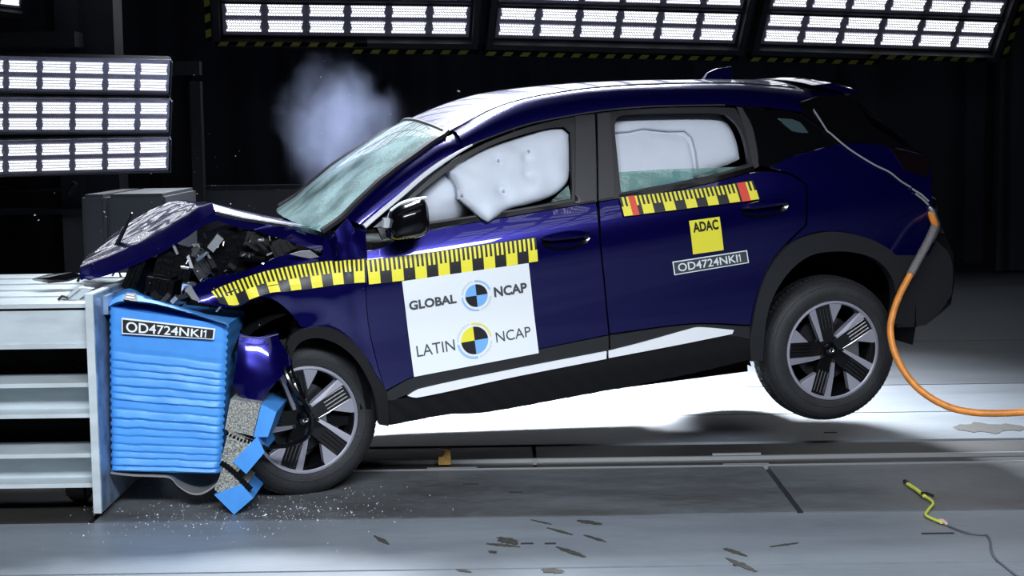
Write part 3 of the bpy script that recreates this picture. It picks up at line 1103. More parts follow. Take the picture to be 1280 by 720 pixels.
# wheel wells
for s in (-1, 1):
    for (cx, r, x0) in ((2.564, .455, 0),):
        m = MB()
        rows = []
        for i in range(19):
            th = -.35 + (PI + .7) * i / 18
            rows.append([Vector((cx + r * math.cos(th), s * y, .475 + r * math.sin(th))) for y in (.80, .45)])
        m.grid(rows)
        m.add([Vector((cx + r * math.cos(-.35 + (PI + .7) * i / 18), s * .45, .475 + r * math.sin(-.35 + (PI + .7) * i / 18))) for i in range(19)], [tuple(range(19))])
        m.build('wheel_well', MATT, car)
# floor pan, firewall and bulkheads
m = MB()
m.box((.1, -.72, .28), (2.15, .72, .36))
m.box((2.1, -.42, .30), (3.15, .42, .5))
m.build('floor_pan', MATT, car, False)
m = MB()
m.box((.25, -.76, .35), (.30, .76, 1.06))
m.build('firewall', MATT, car, False)
m = MB()
m.box((2.45, -.58, 1.0), (3.0, .58, 1.05))
m.build('parcel_shelf', INTERIOR, car, False)

# --- mirror
bm = bmesh.new()
bmesh.ops.create_uvsphere(bm, u_segments=28, v_segments=18, radius=1)
MC = Vector([(0.495, -1, 1.207)][0])
MW, MH = .092, .082
for v in bm.verts:
    c = v.co.copy()
    f = lambda a: math.copysign(abs(a) ** .55, a)
    x, z = f(c.x), f(c.z)
    taper = 1 - .16 * x * 0
    sh = .0
    v.co = Vector((MC.x + x * MW * (1 - .10 * z) + .01 * z, MC.y + c.y * .12, MC.z + z * MH * (1 + .12 * x) + .012 * x))
me = bpy.data.meshes.new('door_mirror')
bm.to_mesh(me)
bm.free()
me.shade_smooth()
mir = link('door_mirror', me, BLACKG, car)
m = MB()
m.tube([MC + Vector((.03, .10, -.05)), MC + Vector((.06, .17, -.075))], [.045, .05], 10)
m.build('mirror_foot', BLACKG, mir)
m = MB()
m.tube(catmull([MC + Vector((-.085, -.085, .055)), MC + Vector((-.04, -.10, .083)), MC + Vector((.02, -.10, .094)), MC + Vector((.075, -.08, .094))], 5), .006, 6)
m.build('mirror_edge_highlight', SILVERTRIM, mir)  # silver line painting the highlight on the mirror's top edge
m = MB()
m.tube([MC + Vector((-.095, -.03, .02)), MC + Vector((-.10, -.03, -.02))], .018, 8)
m.build('mirror_lens', LENS, mir)

# --- handles
for (px, nm) in (([(1.113, 1.043), (1.342, 1.041)], 'a'), ([(2.083, 1.087), (2.322, 1.093)], 'b')):
    a, b = px
    pa, pb = Vector((a[0], a[1])), Vector((b[0], b[1]))
    mid = (pa + pb) / 2
    ln = (pb - pa).length
    d = (pb - pa) / ln
    up = Vector((-d.y, d.x))
    m = MB()
    rows = []
    for k in range(13):                                   # recessed pocket
        th = 2 * PI * k / 12
        rows.append([onside(*(mid + d * (ln * .5 * q * math.cos(th)) + up * (.040 * q * math.sin(th) - .008)), .002 + .006 * (q > .9) - .012 * (q < .5)) for q in (1, .85, .45, .02)])
    m.grid(rows)
    hp = m.build('handle_pocket', BLACKG, car)
    m = MB()
    pts = []
    rs = []
    for k in range(13):
        t = k / 12
        q = mid + d * ln * (t - .5) * .96 + up * (.010 + .008 * math.sin(PI * t))
        pts.append(onside(q.x, q.y, .012 + .028 * math.sin(PI * t) ** .5))
        rs.append(.007 + .012 * math.sin(PI * t) ** .6)
    m.tube(pts, rs, 10)
    m.build('door_handle', PAINT, hp)
    m = MB()
    q = mid + d * ln * .36 + up * .012
    c = onside(q.x, q.y, .034)
    m.tube([c, c + Vector((0, -.006, 0))], .009, 10)
    m.build('lock_cap', CHROME, hp)


# --- printed stickers on the side
def bil(c, u, v):
    """c: TL, TR, BR, BL in (length, height)"""
    TL, TR, BR, BL = [Vector(q) for q in c]
    return TL.lerp(TR, u).lerp(BL.lerp(BR, u), v)


def decal_grid(mb, c, u0, u1, v0, v1, off, nu=6, nv=6, m=0, fn=None):
    fn = fn or (lambda q, o: onside(q.x, q.y, o))
    rows = [[fn(bil(c, u0 + (u1 - u0) * i / nu, v0 + (v1 - v0) * j / nv), off) for i in range(nu + 1)] for j in range(nv + 1)]
    mb.grid(rows, m, flip=True)


def text_mesh(s, bold=0.0, spacing=1.0):
    cu = bpy.data.curves.new('t', 'FONT')
    cu.body = s
    cu.size = 1
    cu.offset = bold
    cu.space_character = spacing
    cu.resolution_u = 4
    o = bpy.data.objects.new('t', cu)
    COL.objects.link(o)
    dg = bpy.context.evaluated_depsgraph_get()
    dg.update()
    me = bpy.data.meshes.new_from_object(o.evaluated_get(dg))
    vs = [v.co.copy() for v in me.vertices]
    fs = [tuple(p.vertices) for p in me.polygons]
    bpy.data.objects.remove(o)
    bpy.data.curves.remove(cu)
    bpy.data.meshes.remove(me)
    x0, x1 = min(v.x for v in vs), max(v.x for v in vs)
    y0, y1 = min(v.y for v in vs), max(v.y for v in vs)
    return [((v.x - x0) / (x1 - x0), (v.y - y0) / (y1 - y0)) for v in vs], fs


def lettering(s, c, u0, u1, v0, v1, mat, parent, off, bold=0.0, fn=None, vmid=None, spacing=1.0):
    """text stretched to the box u0..u1, v0 (top)..v1 (bottom) of the quad c; a last digit 1 is drawn with its flag"""
    fn = fn or (lambda q, o: onside(q.x, q.y, o))
    one = s.endswith('1')
    ue = u1 - (u1 - u0) * .075 if one else u1
    vs, fs = text_mesh(s[:-1] if one else s, bold, spacing)
    uv = [(u0 + (ue - u0) * x, v1 + (v0 - v1) * y) for x, y in vs]
    if one:
        w = u1 - u0
        g = [(.957, 1), (.957, .20), (.942, .33), (.935, .24), (.960, 0), (.972, 0), (.972, 1)]
        b0 = len(uv)
        uv += [(u0 + w * a, v0 + (v1 - v0) * b) for a, b in g]
        fs = fs + [tuple(b0 + i for i in q) for q in ((0, 6, 5, 1), (1, 5, 4), (1, 4, 3, 2))]
    pts = [fn(bil(c, u, v), off) for u, v in uv]
    return mesh('lettering', pts, fs, mat, parent, False)


def tape(name, top, bot, periods, parent, off=.004, phase=0.0, red=(), surf=None, end_notch=0):
    """printed scale: comb of narrow ticks above alternating yellow and black blocks"""
    surf = surf or (lambda q: onside(q[0], q[1], off))
    T = catmull([(p[0], 0, p[1]) for p in top], 6)
    B = catmull([(p[0], 0, p[1]) for p in bot], 6)

    def P(u, v, e=0):
        a, b = at_curve(T, u), at_curve(B, u)
        q = a.lerp(b, v)
        r = surf((q.x, q.z))
        return r + Vector((0, -e, 0))
    N = int(periods * 10)
    mb = MB()
    mb.grid([[P(i / (N * 2), j / 3) for i in range(N * 2 + 1)] for j in range(4)], flip=True)
    o = mb.build(name, INKBLACK, parent)
    yb = MB()
    rbs = [MB() for _ in red]

    def quad(M_, u0, u1, v0, v1):
        k = 2
        M_.grid([[P(u0 + (u1 - u0) * i / k, v0 + (v1 - v0) * j / 2, .0022) for i in range(k + 1)] for j in range(3)], flip=True)
    for i in range(N):
        ph = (i + int(phase * 10)) % 10
        u0, u1 = i / N, (i + 1) / N
        inred = any(a <= (u0 + u1) / 2 <= b for a, b in red)
        if inred:
            k = next(q for q, (a, b) in enumerate(red) if a <= (u0 + u1) / 2 <= b)
            quad(rbs[k], u0, u1, .0, 1)
            continue
        if ph in (0, 2, 4):
            quad(yb, u0, u1, .02, .52)
        if ph in (6, 8):
            quad(yb, u0, u1, .02, .50)
        if ph in (0, 1, 2, 3, 4):
            quad(yb, u0, u1, .50, .98)
    yb.build('yellow_scale', YELLOW, o, False)['kind'] = 'stuff'
    for rb in rbs:
        rb.build('red_mark', RED, o, False)
    return o


tape('scale_tape', [(0.319, 1.041), (0.577, 1.044), (0.833, 1.053), (1.091, 1.061)], [(0.317, 0.932), (0.564, 0.933), (0.821, 0.94), (1.089, 0.951)], 7.45, car)
tape('scale_tape', [(1.506, 1.2), (1.727, 1.201), (1.963, 1.205), (2.162, 1.214)], [(1.513, 1.112), (1.729, 1.116), (1.965, 1.121), (2.174, 1.126)], 6.3, car, off=.013, phase=.15 * 0 + .1, red=((.06, .115), (.88, .935)))

PL = [(0.463, 0.932), (1.044, 0.95), (1.066, 0.532), (0.484, 0.496)]
mb = MB()
decal_grid(mb, PL, 0, 1, 0, 1, .012, 14, 12)
decal_grid(mb, PL, 1, 0, 0, 1, .008, 14, 12)
plac = mb.build('placard', WHITE, car)
lettering('GLOBAL', PL, .03, .40, .212, .308, TEXTGREY, plac, .0145, .036)
lettering('NCAP', PL, .70, .965, .203, .312, TEXTGREY, plac, .0145, .036)
lettering('LATIN', PL, .045, .345, .685, .80, TEXTGREY, plac, .0145, 0)
lettering('NCAP', PL, .675, .955, .688, .80, TEXTGREY, plac, .0145, 0)


def sector(c, cu, cv, r0, r1, a0, a1, mat, parent, off, asp, n=20, name='printed_sector'):
    pts = []
    mbx = MB()
    rows = []
    for k in range(n + 1):
        a = math.radians(a0 + (a1 - a0) * k / n)
        rows.append([onside(*bil(c, cu + r * math.cos(a), cv - r * math.sin(a) * asp), off) for r in (r0, (r0 + r1) / 2, r1)])
    mbx.grid(rows, flip=False)
    return mbx.build(name, mat, parent, False)


ASP = 158 / 115.0
for (cu, cv, r, cols) in ((.560, .262, .088, (INKBLACK, SKY, INKBLACK, SKY)), (.505, .735, .107, (INKBLACK, YELLOW, INKBLACK, SKY))):
    for q in range(4):
        sector(PL, cu, cv, .002, r, q * 90, q * 90 + 90, cols[q], plac, .0145, ASP)
for (cu, cv, arcs) in ((.560, .262, ((.106, .120, 15, 92, PALEBLUE), (.106, .120, 180, 275, PALEBLUE))), (.505, .735, ((.124, .140, 5, 95, SOFTYEL), (.124, .142, 185, 275, PALEBLUE)))):
    for (r0, r1, a0, a1, mt) in arcs:
        sector(PL, cu, cv, r0, r1, a0, a1, mt, plac, .0145, ASP, name='printed_arc')
# fine ring lettering, too small to read: short pale strokes
for (cu, cv, r, spans) in ((.560, .262, .113, ((100, 172), (282, 352))), (.505, .735, .133, ((102, 178), (282, 352)))):
    for (a0, a1) in spans:
        mbx = MB()
        k = 11
        for i in range(k):
            aa = a0 + (a1 - a0) * i / k
            for b0, b1, ra, rb in ((0, 2.2, r - .007, r + .007), (2.2, 4, r + .003, r + .007)):
                p = [onside(*bil(PL, cu + rr_ * math.cos(math.radians(aa + dd)), cv - rr_ * math.sin(math.radians(aa + dd)) * ASP), .0145) for rr_, dd in ((ra, b0), (ra, b1), (rb, b1), (rb, b0))]
                mbx.add(p, [(0, 1, 2, 3)])
        mbx.build('ring_print', PALEGREY, plac, False)

SQ = [(1.823, 1.061), (1.974, 1.065), (1.989, 0.907), (1.836, 0.903)]
mb = MB()
decal_grid(mb, SQ, 0, 1, 0, 1, .003, 5, 5)
sq = mb.build('yellow_sticker', YELLOW, car)
lettering('ADAC', SQ, .09, .92, .06, .36, INKBLACK, sq, .005, .035)
NP = [(1.733, 0.88), (2.106, 0.894), (2.115, 0.832), (1.741, 0.815)]
mb = MB()
decal_grid(mb, NP, 0, 1, 0, 1, .003, 8, 3)
npl = mb.build('number_sticker', WHITE, car)
mb = MB()
decal_grid(mb, NP, .015, .985, .08, .92, .0045, 8, 3)
mb.build('sticker_field', INKGREY, npl)
lettering('OD4724NKI1', NP, .06, .92, .20, .80, WHITE, npl, .006, .012)

# --- crushed front wing
WING = [(-0.459, 0.966), (-0.402, 0.998), (-0.352, 1.017), (-0.228, 1.03), (-0.121, 1.061), (-0.042, 1.087), (0.054, 1.089), (0.134, 1.068), (0.159, 1.14), (0.2, 1.177), (0.257, 1.227), (0.279, 1.187), (0.336, 1.168), (0.324, 1.07), (0.302, 0.919), (0.3, 0.757), (0.324, 0.573), (0.35, 0.453), (0.309, 0.52), (0.271, 0.615), (0.213, 0.694), (0.137, 0.751), (0.061, 0.763), (0.006, 0.779), (-0.03, 0.841), (-0.09, 0.904), (-0.139, 0.926), (-0.18, 0.92), (-0.245, 0.891), (-0.279, 0.887), (-0.345, 0.901), (-0.426, 0.932)]


def wing_y(x, z, d=0):
    kb = max(0, min(1, (.335 - x) / .06))          # buckled foot of the pillar stands upright
    w = W(max(x, -.25), z) * (1 - kb) + W(max(x, -.25), min(z, 1.0)) * kb
    w -= .25 * kb * max(0, z - 1.0) ** 1.5
    c = .020 * noise.noise((x * 5.0, z * 5, 2)) + .012 * noise.noise((x * 13, z * 11, 5))
    k = max(0, min(1, (.32 - x) / .35))
    w += c * k
    # upper edge folds inwards, nose bends inwards
    if x < -.05:
        w -= .30 * (-.05 - x) ** 1.4
    # sharp crease by the pillar foot
    w -= .016 * math.exp(-((x - .215 - (1.16 - z) * .12) / .03) ** 2) * (1 if z > 1.0 else .3)
    if z > .985 + .1 * x and x < .18:
        w -= .7 * (z - .985 - .1 * x)
    return w


panel('front_wing', WING, PAINT, car, thick=.006, step=.022, Y=wing_y, angle=28)
panel('front_wing', [(p[0], min(p[1], 1.10 + .03 * p[0])) for p in WING], PAINT, car, thick=.006, step=.05, Y=wing_y, side=1)
tape('scale_tape', [(-0.354, 0.964), (-0.313, 0.98), (-0.27, 0.993), (-0.214, 1.009), (-0.151, 1.025), (-0.084, 1.037), (-0.014, 1.044), (0.076, 1.049), (0.167, 1.051), (0.317, 1.048)], [(-0.324, 0.909), (-0.265, 0.895), (-0.23, 0.904), (-0.187, 0.922), (-0.106, 0.94), (-0.034, 0.94), (0.038, 0.94), (0.104, 0.942), (0.184, 0.946), (0.309, 0.943)], 7.0, car, surf=lambda q: Vector((q[0], -(wing_y(q[0], q[1]) + .005), q[1])), phase=.6)
# bright folds on the wing edge
for pts_ in ([(-0.009, -0.86, 1.097), (0.041, -0.86, 1.105), (0.083, -0.86, 1.104), (0.118, -0.86, 1.072), (0.079, -0.86, 1.069), (0.038, -0.86, 1.081)], [(-0.471, -0.9, 0.999), (-0.446, -0.9, 1.016), (-0.421, -0.9, 0.962), (-0.407, -0.9, 0.936), (-0.446, -0.9, 0.954)]):
    m = MB()
    m.prism(pts_, (0, .012, 0))
    m.build('torn_flange', pmat('bare_edge', (.75, .75, .8), .2, .8), car, False)

# front arch cladding, torn loose
ARCH_F = [(-0.066, 0.701), (-0.045, 0.742), (-0.002, 0.766), (0.061, 0.772), (0.137, 0.758), (0.214, 0.702), (0.271, 0.623), (0.316, 0.519), (0.353, 0.445), (0.352, 0.285), (0.31, 0.298), (0.301, 0.43), (0.273, 0.524), (0.234, 0.602), (0.179, 0.666), (0.112, 0.71), (0.051, 0.724), (-0.006, 0.709), (-0.049, 0.655)]
panel('front_arch', ARCH_F, SILL, car, thick=.05, step=.022, Y=lambda x, z, d: W(max(x, -.1), z) + .018)
m = MB()
m.tube(catmull([(-0.07, -0.9, 0.706), (-0.089, -0.93, 0.657), (-0.086, -0.97, 0.593), (-0.056, -1, 0.517), (-0.016, -1.02, 0.452), (-0.002, -1.02, 0.386), (-0.026, -1, 0.318), (-0.103, -0.98, 0.285), (-0.205, -0.96, 0.284)], 6), .011, 8)
m.tube(catmull([(-0.07, -0.88, 0.646), (-0.058, -0.93, 0.547), (-0.033, -0.97, 0.455), (-0.02, -0.98, 0.395)], 6), [.02] * 6 + [.03] * 6 + [.018] * 7, 8)
m.build('torn_liner', BLACKG, car)

# blue corner of the front bumper, pushed against the wheel
CORNER = [(-0.263, -0.98, 0.784), (-0.184, -0.98, 0.764), (-0.104, -0.98, 0.775), (-0.094, -0.98, 0.736), (-0.071, -0.98, 0.684), (-0.048, -0.98, 0.636), (-0.108, -0.98, 0.59), (-0.161, -0.98, 0.544), (-0.207, -0.98, 0.491), (-0.284, -0.98, 0.508), (-0.318, -0.98, 0.575), (-0.292, -0.98, 0.666)]
cc = [(p[0], p[2]) for p in CORNER]
cx_ = sum(p[0] for p in cc) / len(cc)
cz_ = sum(p[1] for p in cc) / len(cc)
panel('bumper_corner', cc, PAINT, car, thick=.008, step=.02, Y=lambda x, z, d: .985 - 4.5 * max(0, x - cx_ - .01) ** 2 - 3.2 * max(0, cx_ - .03 - x) ** 2 - .9 * (z - cz_ + .02) ** 2 - .22 * (z - cz_) + .006 * noise.noise((x * 14, z * 14, 0)), angle=25)
m = MB()
m.tube([(-0.266, -1.01, 0.789), (-0.186, -1.01, 0.767), (-0.107, -1.01, 0.779)], .004, 6)
m.build('corner_lip', CHROME, car)

# --- bent bonnet
HN = [(-0.9, -0.6, 1.074), (-0.775, -0.6, 1.096), (-0.651, -0.6, 1.129), (-0.525, -0.6, 1.176), (-0.414, -0.6, 1.232), (-0.35, -0.6, 1.276), (-0.288, -0.6, 1.303), (-0.182, -0.6, 1.262), (-0.043, -0.6, 1.221), (0.118, -0.6, 1.176)]
HF = [(-0.831, 0.45, 1.038), (-0.753, 0.45, 1.107), (-0.652, 0.45, 1.169), (-0.535, 0.45, 1.226), (-0.429, 0.45, 1.26), (-0.373, 0.45, 1.259), (-0.323, 0.45, 1.238), (-0.17, 0.45, 1.202), (-0.044, 0.45, 1.164), (0.096, 0.45, 1.126)]
rows = []
HU = 60
for i in range(HU + 1):
    t = i / HU
    k = t * (len(HN) - 1)
    a = int(min(k, len(HN) - 2))
    A = Vector(HN[a]).lerp(Vector(HN[a + 1]), k - a)
    B = Vector(HF[a]).lerp(Vector(HF[a + 1]), k - a)
    row = []
    for j in range(25):
        v = j / 24
        p = A.lerp(B, v)
        cr = .016 * (1 - (2 * v - 1) ** 2)
        n = .009 * noise.noise((v * 4 + 3, t * 1.5, 1)) + .0012 * noise.noise((v * 13, t * 3, 4)) - (.012 * max(0, 1 - v / .10) ** 1.6 * (1 - max(0, (t - .5) / .5)) if t > .02 else 0)
        n += .050 * (1 - max(0, (t - .5) / .5)) * (1 if v > .0 else 1) * (1 - .0) * max(0, min(1, v / .10)) ** .6 * .5
        row.append(p + Vector((0, 0, cr + n)))
    rows.append(row)
m = MB()
m.grid(rows, flip=True)
low_ = [[p + Vector((.004, .0, -.022 - .030 * max(0, min(1, (i / HU - .5) * 4)) * max(0, min(1, (1 - i / HU) * 5)))) for p in r] for i, r in enumerate(rows)]
m.grid(low_)
for a_, b_ in ((rows[0], low_[0]), (rows[-1], low_[-1]), ([r[0] for r in rows], [r[0] for r in low_]), ([r[-1] for r in rows], [r[-1] for r in low_])):
    m.grid([a_, b_])
bon = m.build('bonnet', PAINT, car, angle=30)
m = MB()
m.tube([r[0] + Vector((0, -.004, -.008)) for r in rows[40:]], [.012] * 21, 6)
m.build('bonnet_hem_gleam', CHROME, bon)  # chrome instead of paint puts the lit gleam on the hem
# loose strip standing on the bonnet, and trim lying over the barrier
m = MB()
m.tube([(-0.736, -0.2, 1.131), (-0.684, -0.25, 1.22), (-0.641, -0.3, 1.3)], [.012, .010, .005], 6)
m.build('wiper_stub', BLACK, car)
m = MB()
pts = [(-1.114, -0.2, 1.038), (-1.042, -0.2, 1.049), (-0.936, -0.2, 1.048), (-0.887, -0.3, 1.039), (-0.959, -0.3, 1.025), (-1.043, -0.3, 1.027)]
m.prism(pts, (0, .02, -.01))
m.build('torn_grille_trim', BLACKG, car, False)
m = MB()
m.tube([(-0.911, -0.55, 1.041), (-0.886, -0.55, 1.081), (-0.852, -0.5, 1.105)], .006, 6)
m.tube([(-0.762, -0.55, 1.05), (-0.734, -0.55, 1.083), (-0.725, -0.55, 1.042)], .005, 6)
m.build('torn_bracket', DARKMETAL, car)

# cowl and scuttle at the foot of the screen
m = MB()
m.prism([(-0.127, -0.62, 1.194), (-0.015, -0.66, 1.149), (0.137, -0.76, 1.082), (0.161, -0.76, 1.104), (0.16, -0.74, 1.145), (0.063, -0.64, 1.179), (-0.044, -0.6, 1.212)], (.05, .25, -.02))
m.build('scuttle_panel', PAINT, car, False)
m = MB()
m.prism([(-0.043, -0.58, 1.2), (0.056, -0.66, 1.138), (0.134, -0.74, 1.091), (0.16, -0.73, 1.127), (0.225, -0.72, 1.191), (0.118, -0.6, 1.17)], (.05, .4, 0))
m.build('scuttle_glass', GLASS_BROKEN, car, False)

# --- engine bay: one recognisable piece after another
m = MB()
m.box((-.34, -.45, .45), (.2, .6, 1.04))
m.build('engine_block', BAYBLACK, car, False)
R_ = random.Random(3)
BAY = [
    ('air_box', (205, 325, -.62), (.08, .14, .06), BAYBLACK, 20), ('battery', (285, 322, -.55), (.10, .12, .09), BAYBLACK, -12), ('fuse_box', (322, 300, -.56), (.07, .06, .05), BAYGREY, 24),
    ('fluid_reservoir', (247, 325, -.60), (.045, .05, .055), pmat('reservoir', (.045, .047, .05), .4), -25), ('strut_cap', (352, 308, -.62), (.055, .05, .03), BAYGREY, -20),
    ('headlamp_housing', (200, 352, -.70), (.06, .08, .035), BAYBLACK, 15), ('radiator', (180, 345, -.45), (.03, .30, .07), BAYBLACK, 28)]
for (nm, pos, sz, mt, rot) in []:
    c = Vector(BAYPOS[nm]) if False else None
BAYP = [(-0.469, -0.44, 1.06), (-0.242, -0.46, 1.082), (-0.108, -0.52, 1.139), (-0.373, -0.5, 1.056), (-0.014, -0.62, 1.109), (-0.547, -0.66, 0.996), (-0.583, -0.3, 1.002)]
for (nm, pos, sz, mt, rot), c in zip(BAY, BAYP):
    m = MB()
    Mx = Matrix.Translation(c) @ Matrix.Rotation(math.radians(rot), 4, 'Y') @ Matrix.Rotation(math.radians(R_.uniform(-20, 20)), 4, 'Z')
    m.box((-sz[0], -sz[1], -sz[2]), sz, 0, Mx)
    m.box((-sz[0] * .7, -sz[1] * .7, sz[2]), (sz[0] * .7, sz[1] * .7, sz[2] * 1.35), 0, Mx)
    for q in range(3):
        m.box((-sz[0] * .8 + q * sz[0] * .6, -sz[1] - .008, -sz[2] * .8), (-sz[0] * .8 + q * sz[0] * .6 + .012, -sz[1], sz[2] * .8), 0, Mx)
    m.build(nm, mt, car, False)
# bright brackets, strips and shards seen in the bay
BRK = [(-0.334, -0.66, 1.133), (-0.28, -0.66, 1.184), (-0.205, -0.66, 1.098), (-0.143, -0.66, 1.08), (-0.178, -0.66, 1.152), (-0.126, -0.66, 1.104), (-0.136, -0.68, 1.164), (-0.092, -0.68, 1.109), (-0.123, -0.68, 1.155), (-0.095, -0.68, 1.152), (-0.339, -0.68, 1.1), (-0.323, -0.68, 1.052), (-0.397, -0.66, 1.104), (-0.37, -0.66, 1.13), (-0.259, -0.68, 1.063), (-0.234, -0.68, 1.038), (-0.487, -0.6, 1.168), (-0.472, -0.6, 1.12), (-0.587, -0.78, 0.962), (-0.558, -0.78, 0.917), (-0.532, -0.78, 0.97), (-0.577, -0.8, 0.936), (-0.604, -0.76, 0.983), (-0.585, -0.8, 0.957), (-0.53, -0.8, 0.937), (-0.504, -0.8, 0.955), (-0.425, -0.5, 1.105), (-0.414, -0.5, 1.006)]
WID = (.020, .010, .006, .008, .005, .012, .006, .010, .006, .008, .011, .012, .010, .012)
for k in range(14):
    a, b = Vector(BRK[2 * k]), Vector(BRK[2 * k + 1])
    d = b - a
    n = Vector((-d.z, 0, d.x)).normalized() * WID[k]
    m = MB()
    m.prism([a - n, b - n * .8, b + n, a + n * .7], (.004, .03, .004))
    m.build('bent_bracket', (ALU, BAYGREY, DARKMETAL, BAYGREY)[k % 4], car, False)
m = MB()
for k in range(9):
    x, z = R_.uniform(-.5, .1), R_.uniform(.86, 1.12)
    p = Vector((x, R_.uniform(-.62, -.4), z))
    pts = [p]
    for j in range(4):
        p = p + Vector((R_.uniform(-.08, .10), R_.uniform(-.06, .06), R_.uniform(-.08, .06)))
        pts.append(p)
    m.tube(catmull(pts, 5), R_.choice((.008, .012, .016)), 7)
hoses = m.build('engine_hoses', BAYBLACK, car)
hoses['kind'] = 'stuff'
# crumpled scrap metal low behind the lamp
m = MB()
for k in range(70):
    x, z = R_.uniform(-.55, .22), R_.uniform(.70, .97)
    y = -R_.uniform(.5, .78)
    s = R_.uniform(.012, .05)
    p = [Vector((x + R_.uniform(-s, s), y + R_.uniform(-s, s), z + R_.uniform(-s, s))) for _ in range(4)]
    m.add(p, [(0, 1, 2), (0, 2, 3), (0, 3, 1), (1, 3, 2)], 0 if R_.random() < .9 else 1)
sc_ = m.build('crumpled_scrap', [BAYBLACK, ALU], car, False)
sc_['kind'] = 'stuff'
m = MB()
for k in range(46):
    x, z, y = R_.uniform(-.48, .16), R_.uniform(.84, 1.16), -R_.uniform(.62, .80)
    if z < .98 and x > -.28:
        continue
    s = R_.choice((.004, .006, .010, .018))
    a = R_.uniform(0, PI)
    d = Vector((math.cos(a), R_.uniform(-.3, .3), math.sin(a))) * s * R_.uniform(1, 2.6)
    n = Vector((-d.z, .1 * s, d.x)).normalized() * s * .45
    c = Vector((x, y, z))
    m.prism([c - d - n, c + d - n * .6, c + d * .8 + n, c - d * .9 + n * .7], (.002, .006, .003))
tag(m.build('glint_splinters', ALU, car, False), None, None, kind='stuff')  # small bright pieces added as glints in the dark bay
# inner arch wall behind the front wheel
m = MB()
rows = []
for i in range(17):
    th = -.1 + (PI * .95) * i / 16
    rows.append([Vector((.03 + .42 * math.cos(th), y, .42 + .42 * math.sin(th))) for y in (-.84, -.45)])
m.grid(rows)
m.box((-.45, -.47, .3), (.35, -.45, .9))
m.build('wheel_well', MATT, car, False)
m = MB()
m.tube([(0, -.55, .34), (.02, -.52, .85)], .035, 10)
m.tube([(0, -.6, .30), (0, .6, .30)], .03, 8)
m.build('suspension_strut', DARKMETAL, car)


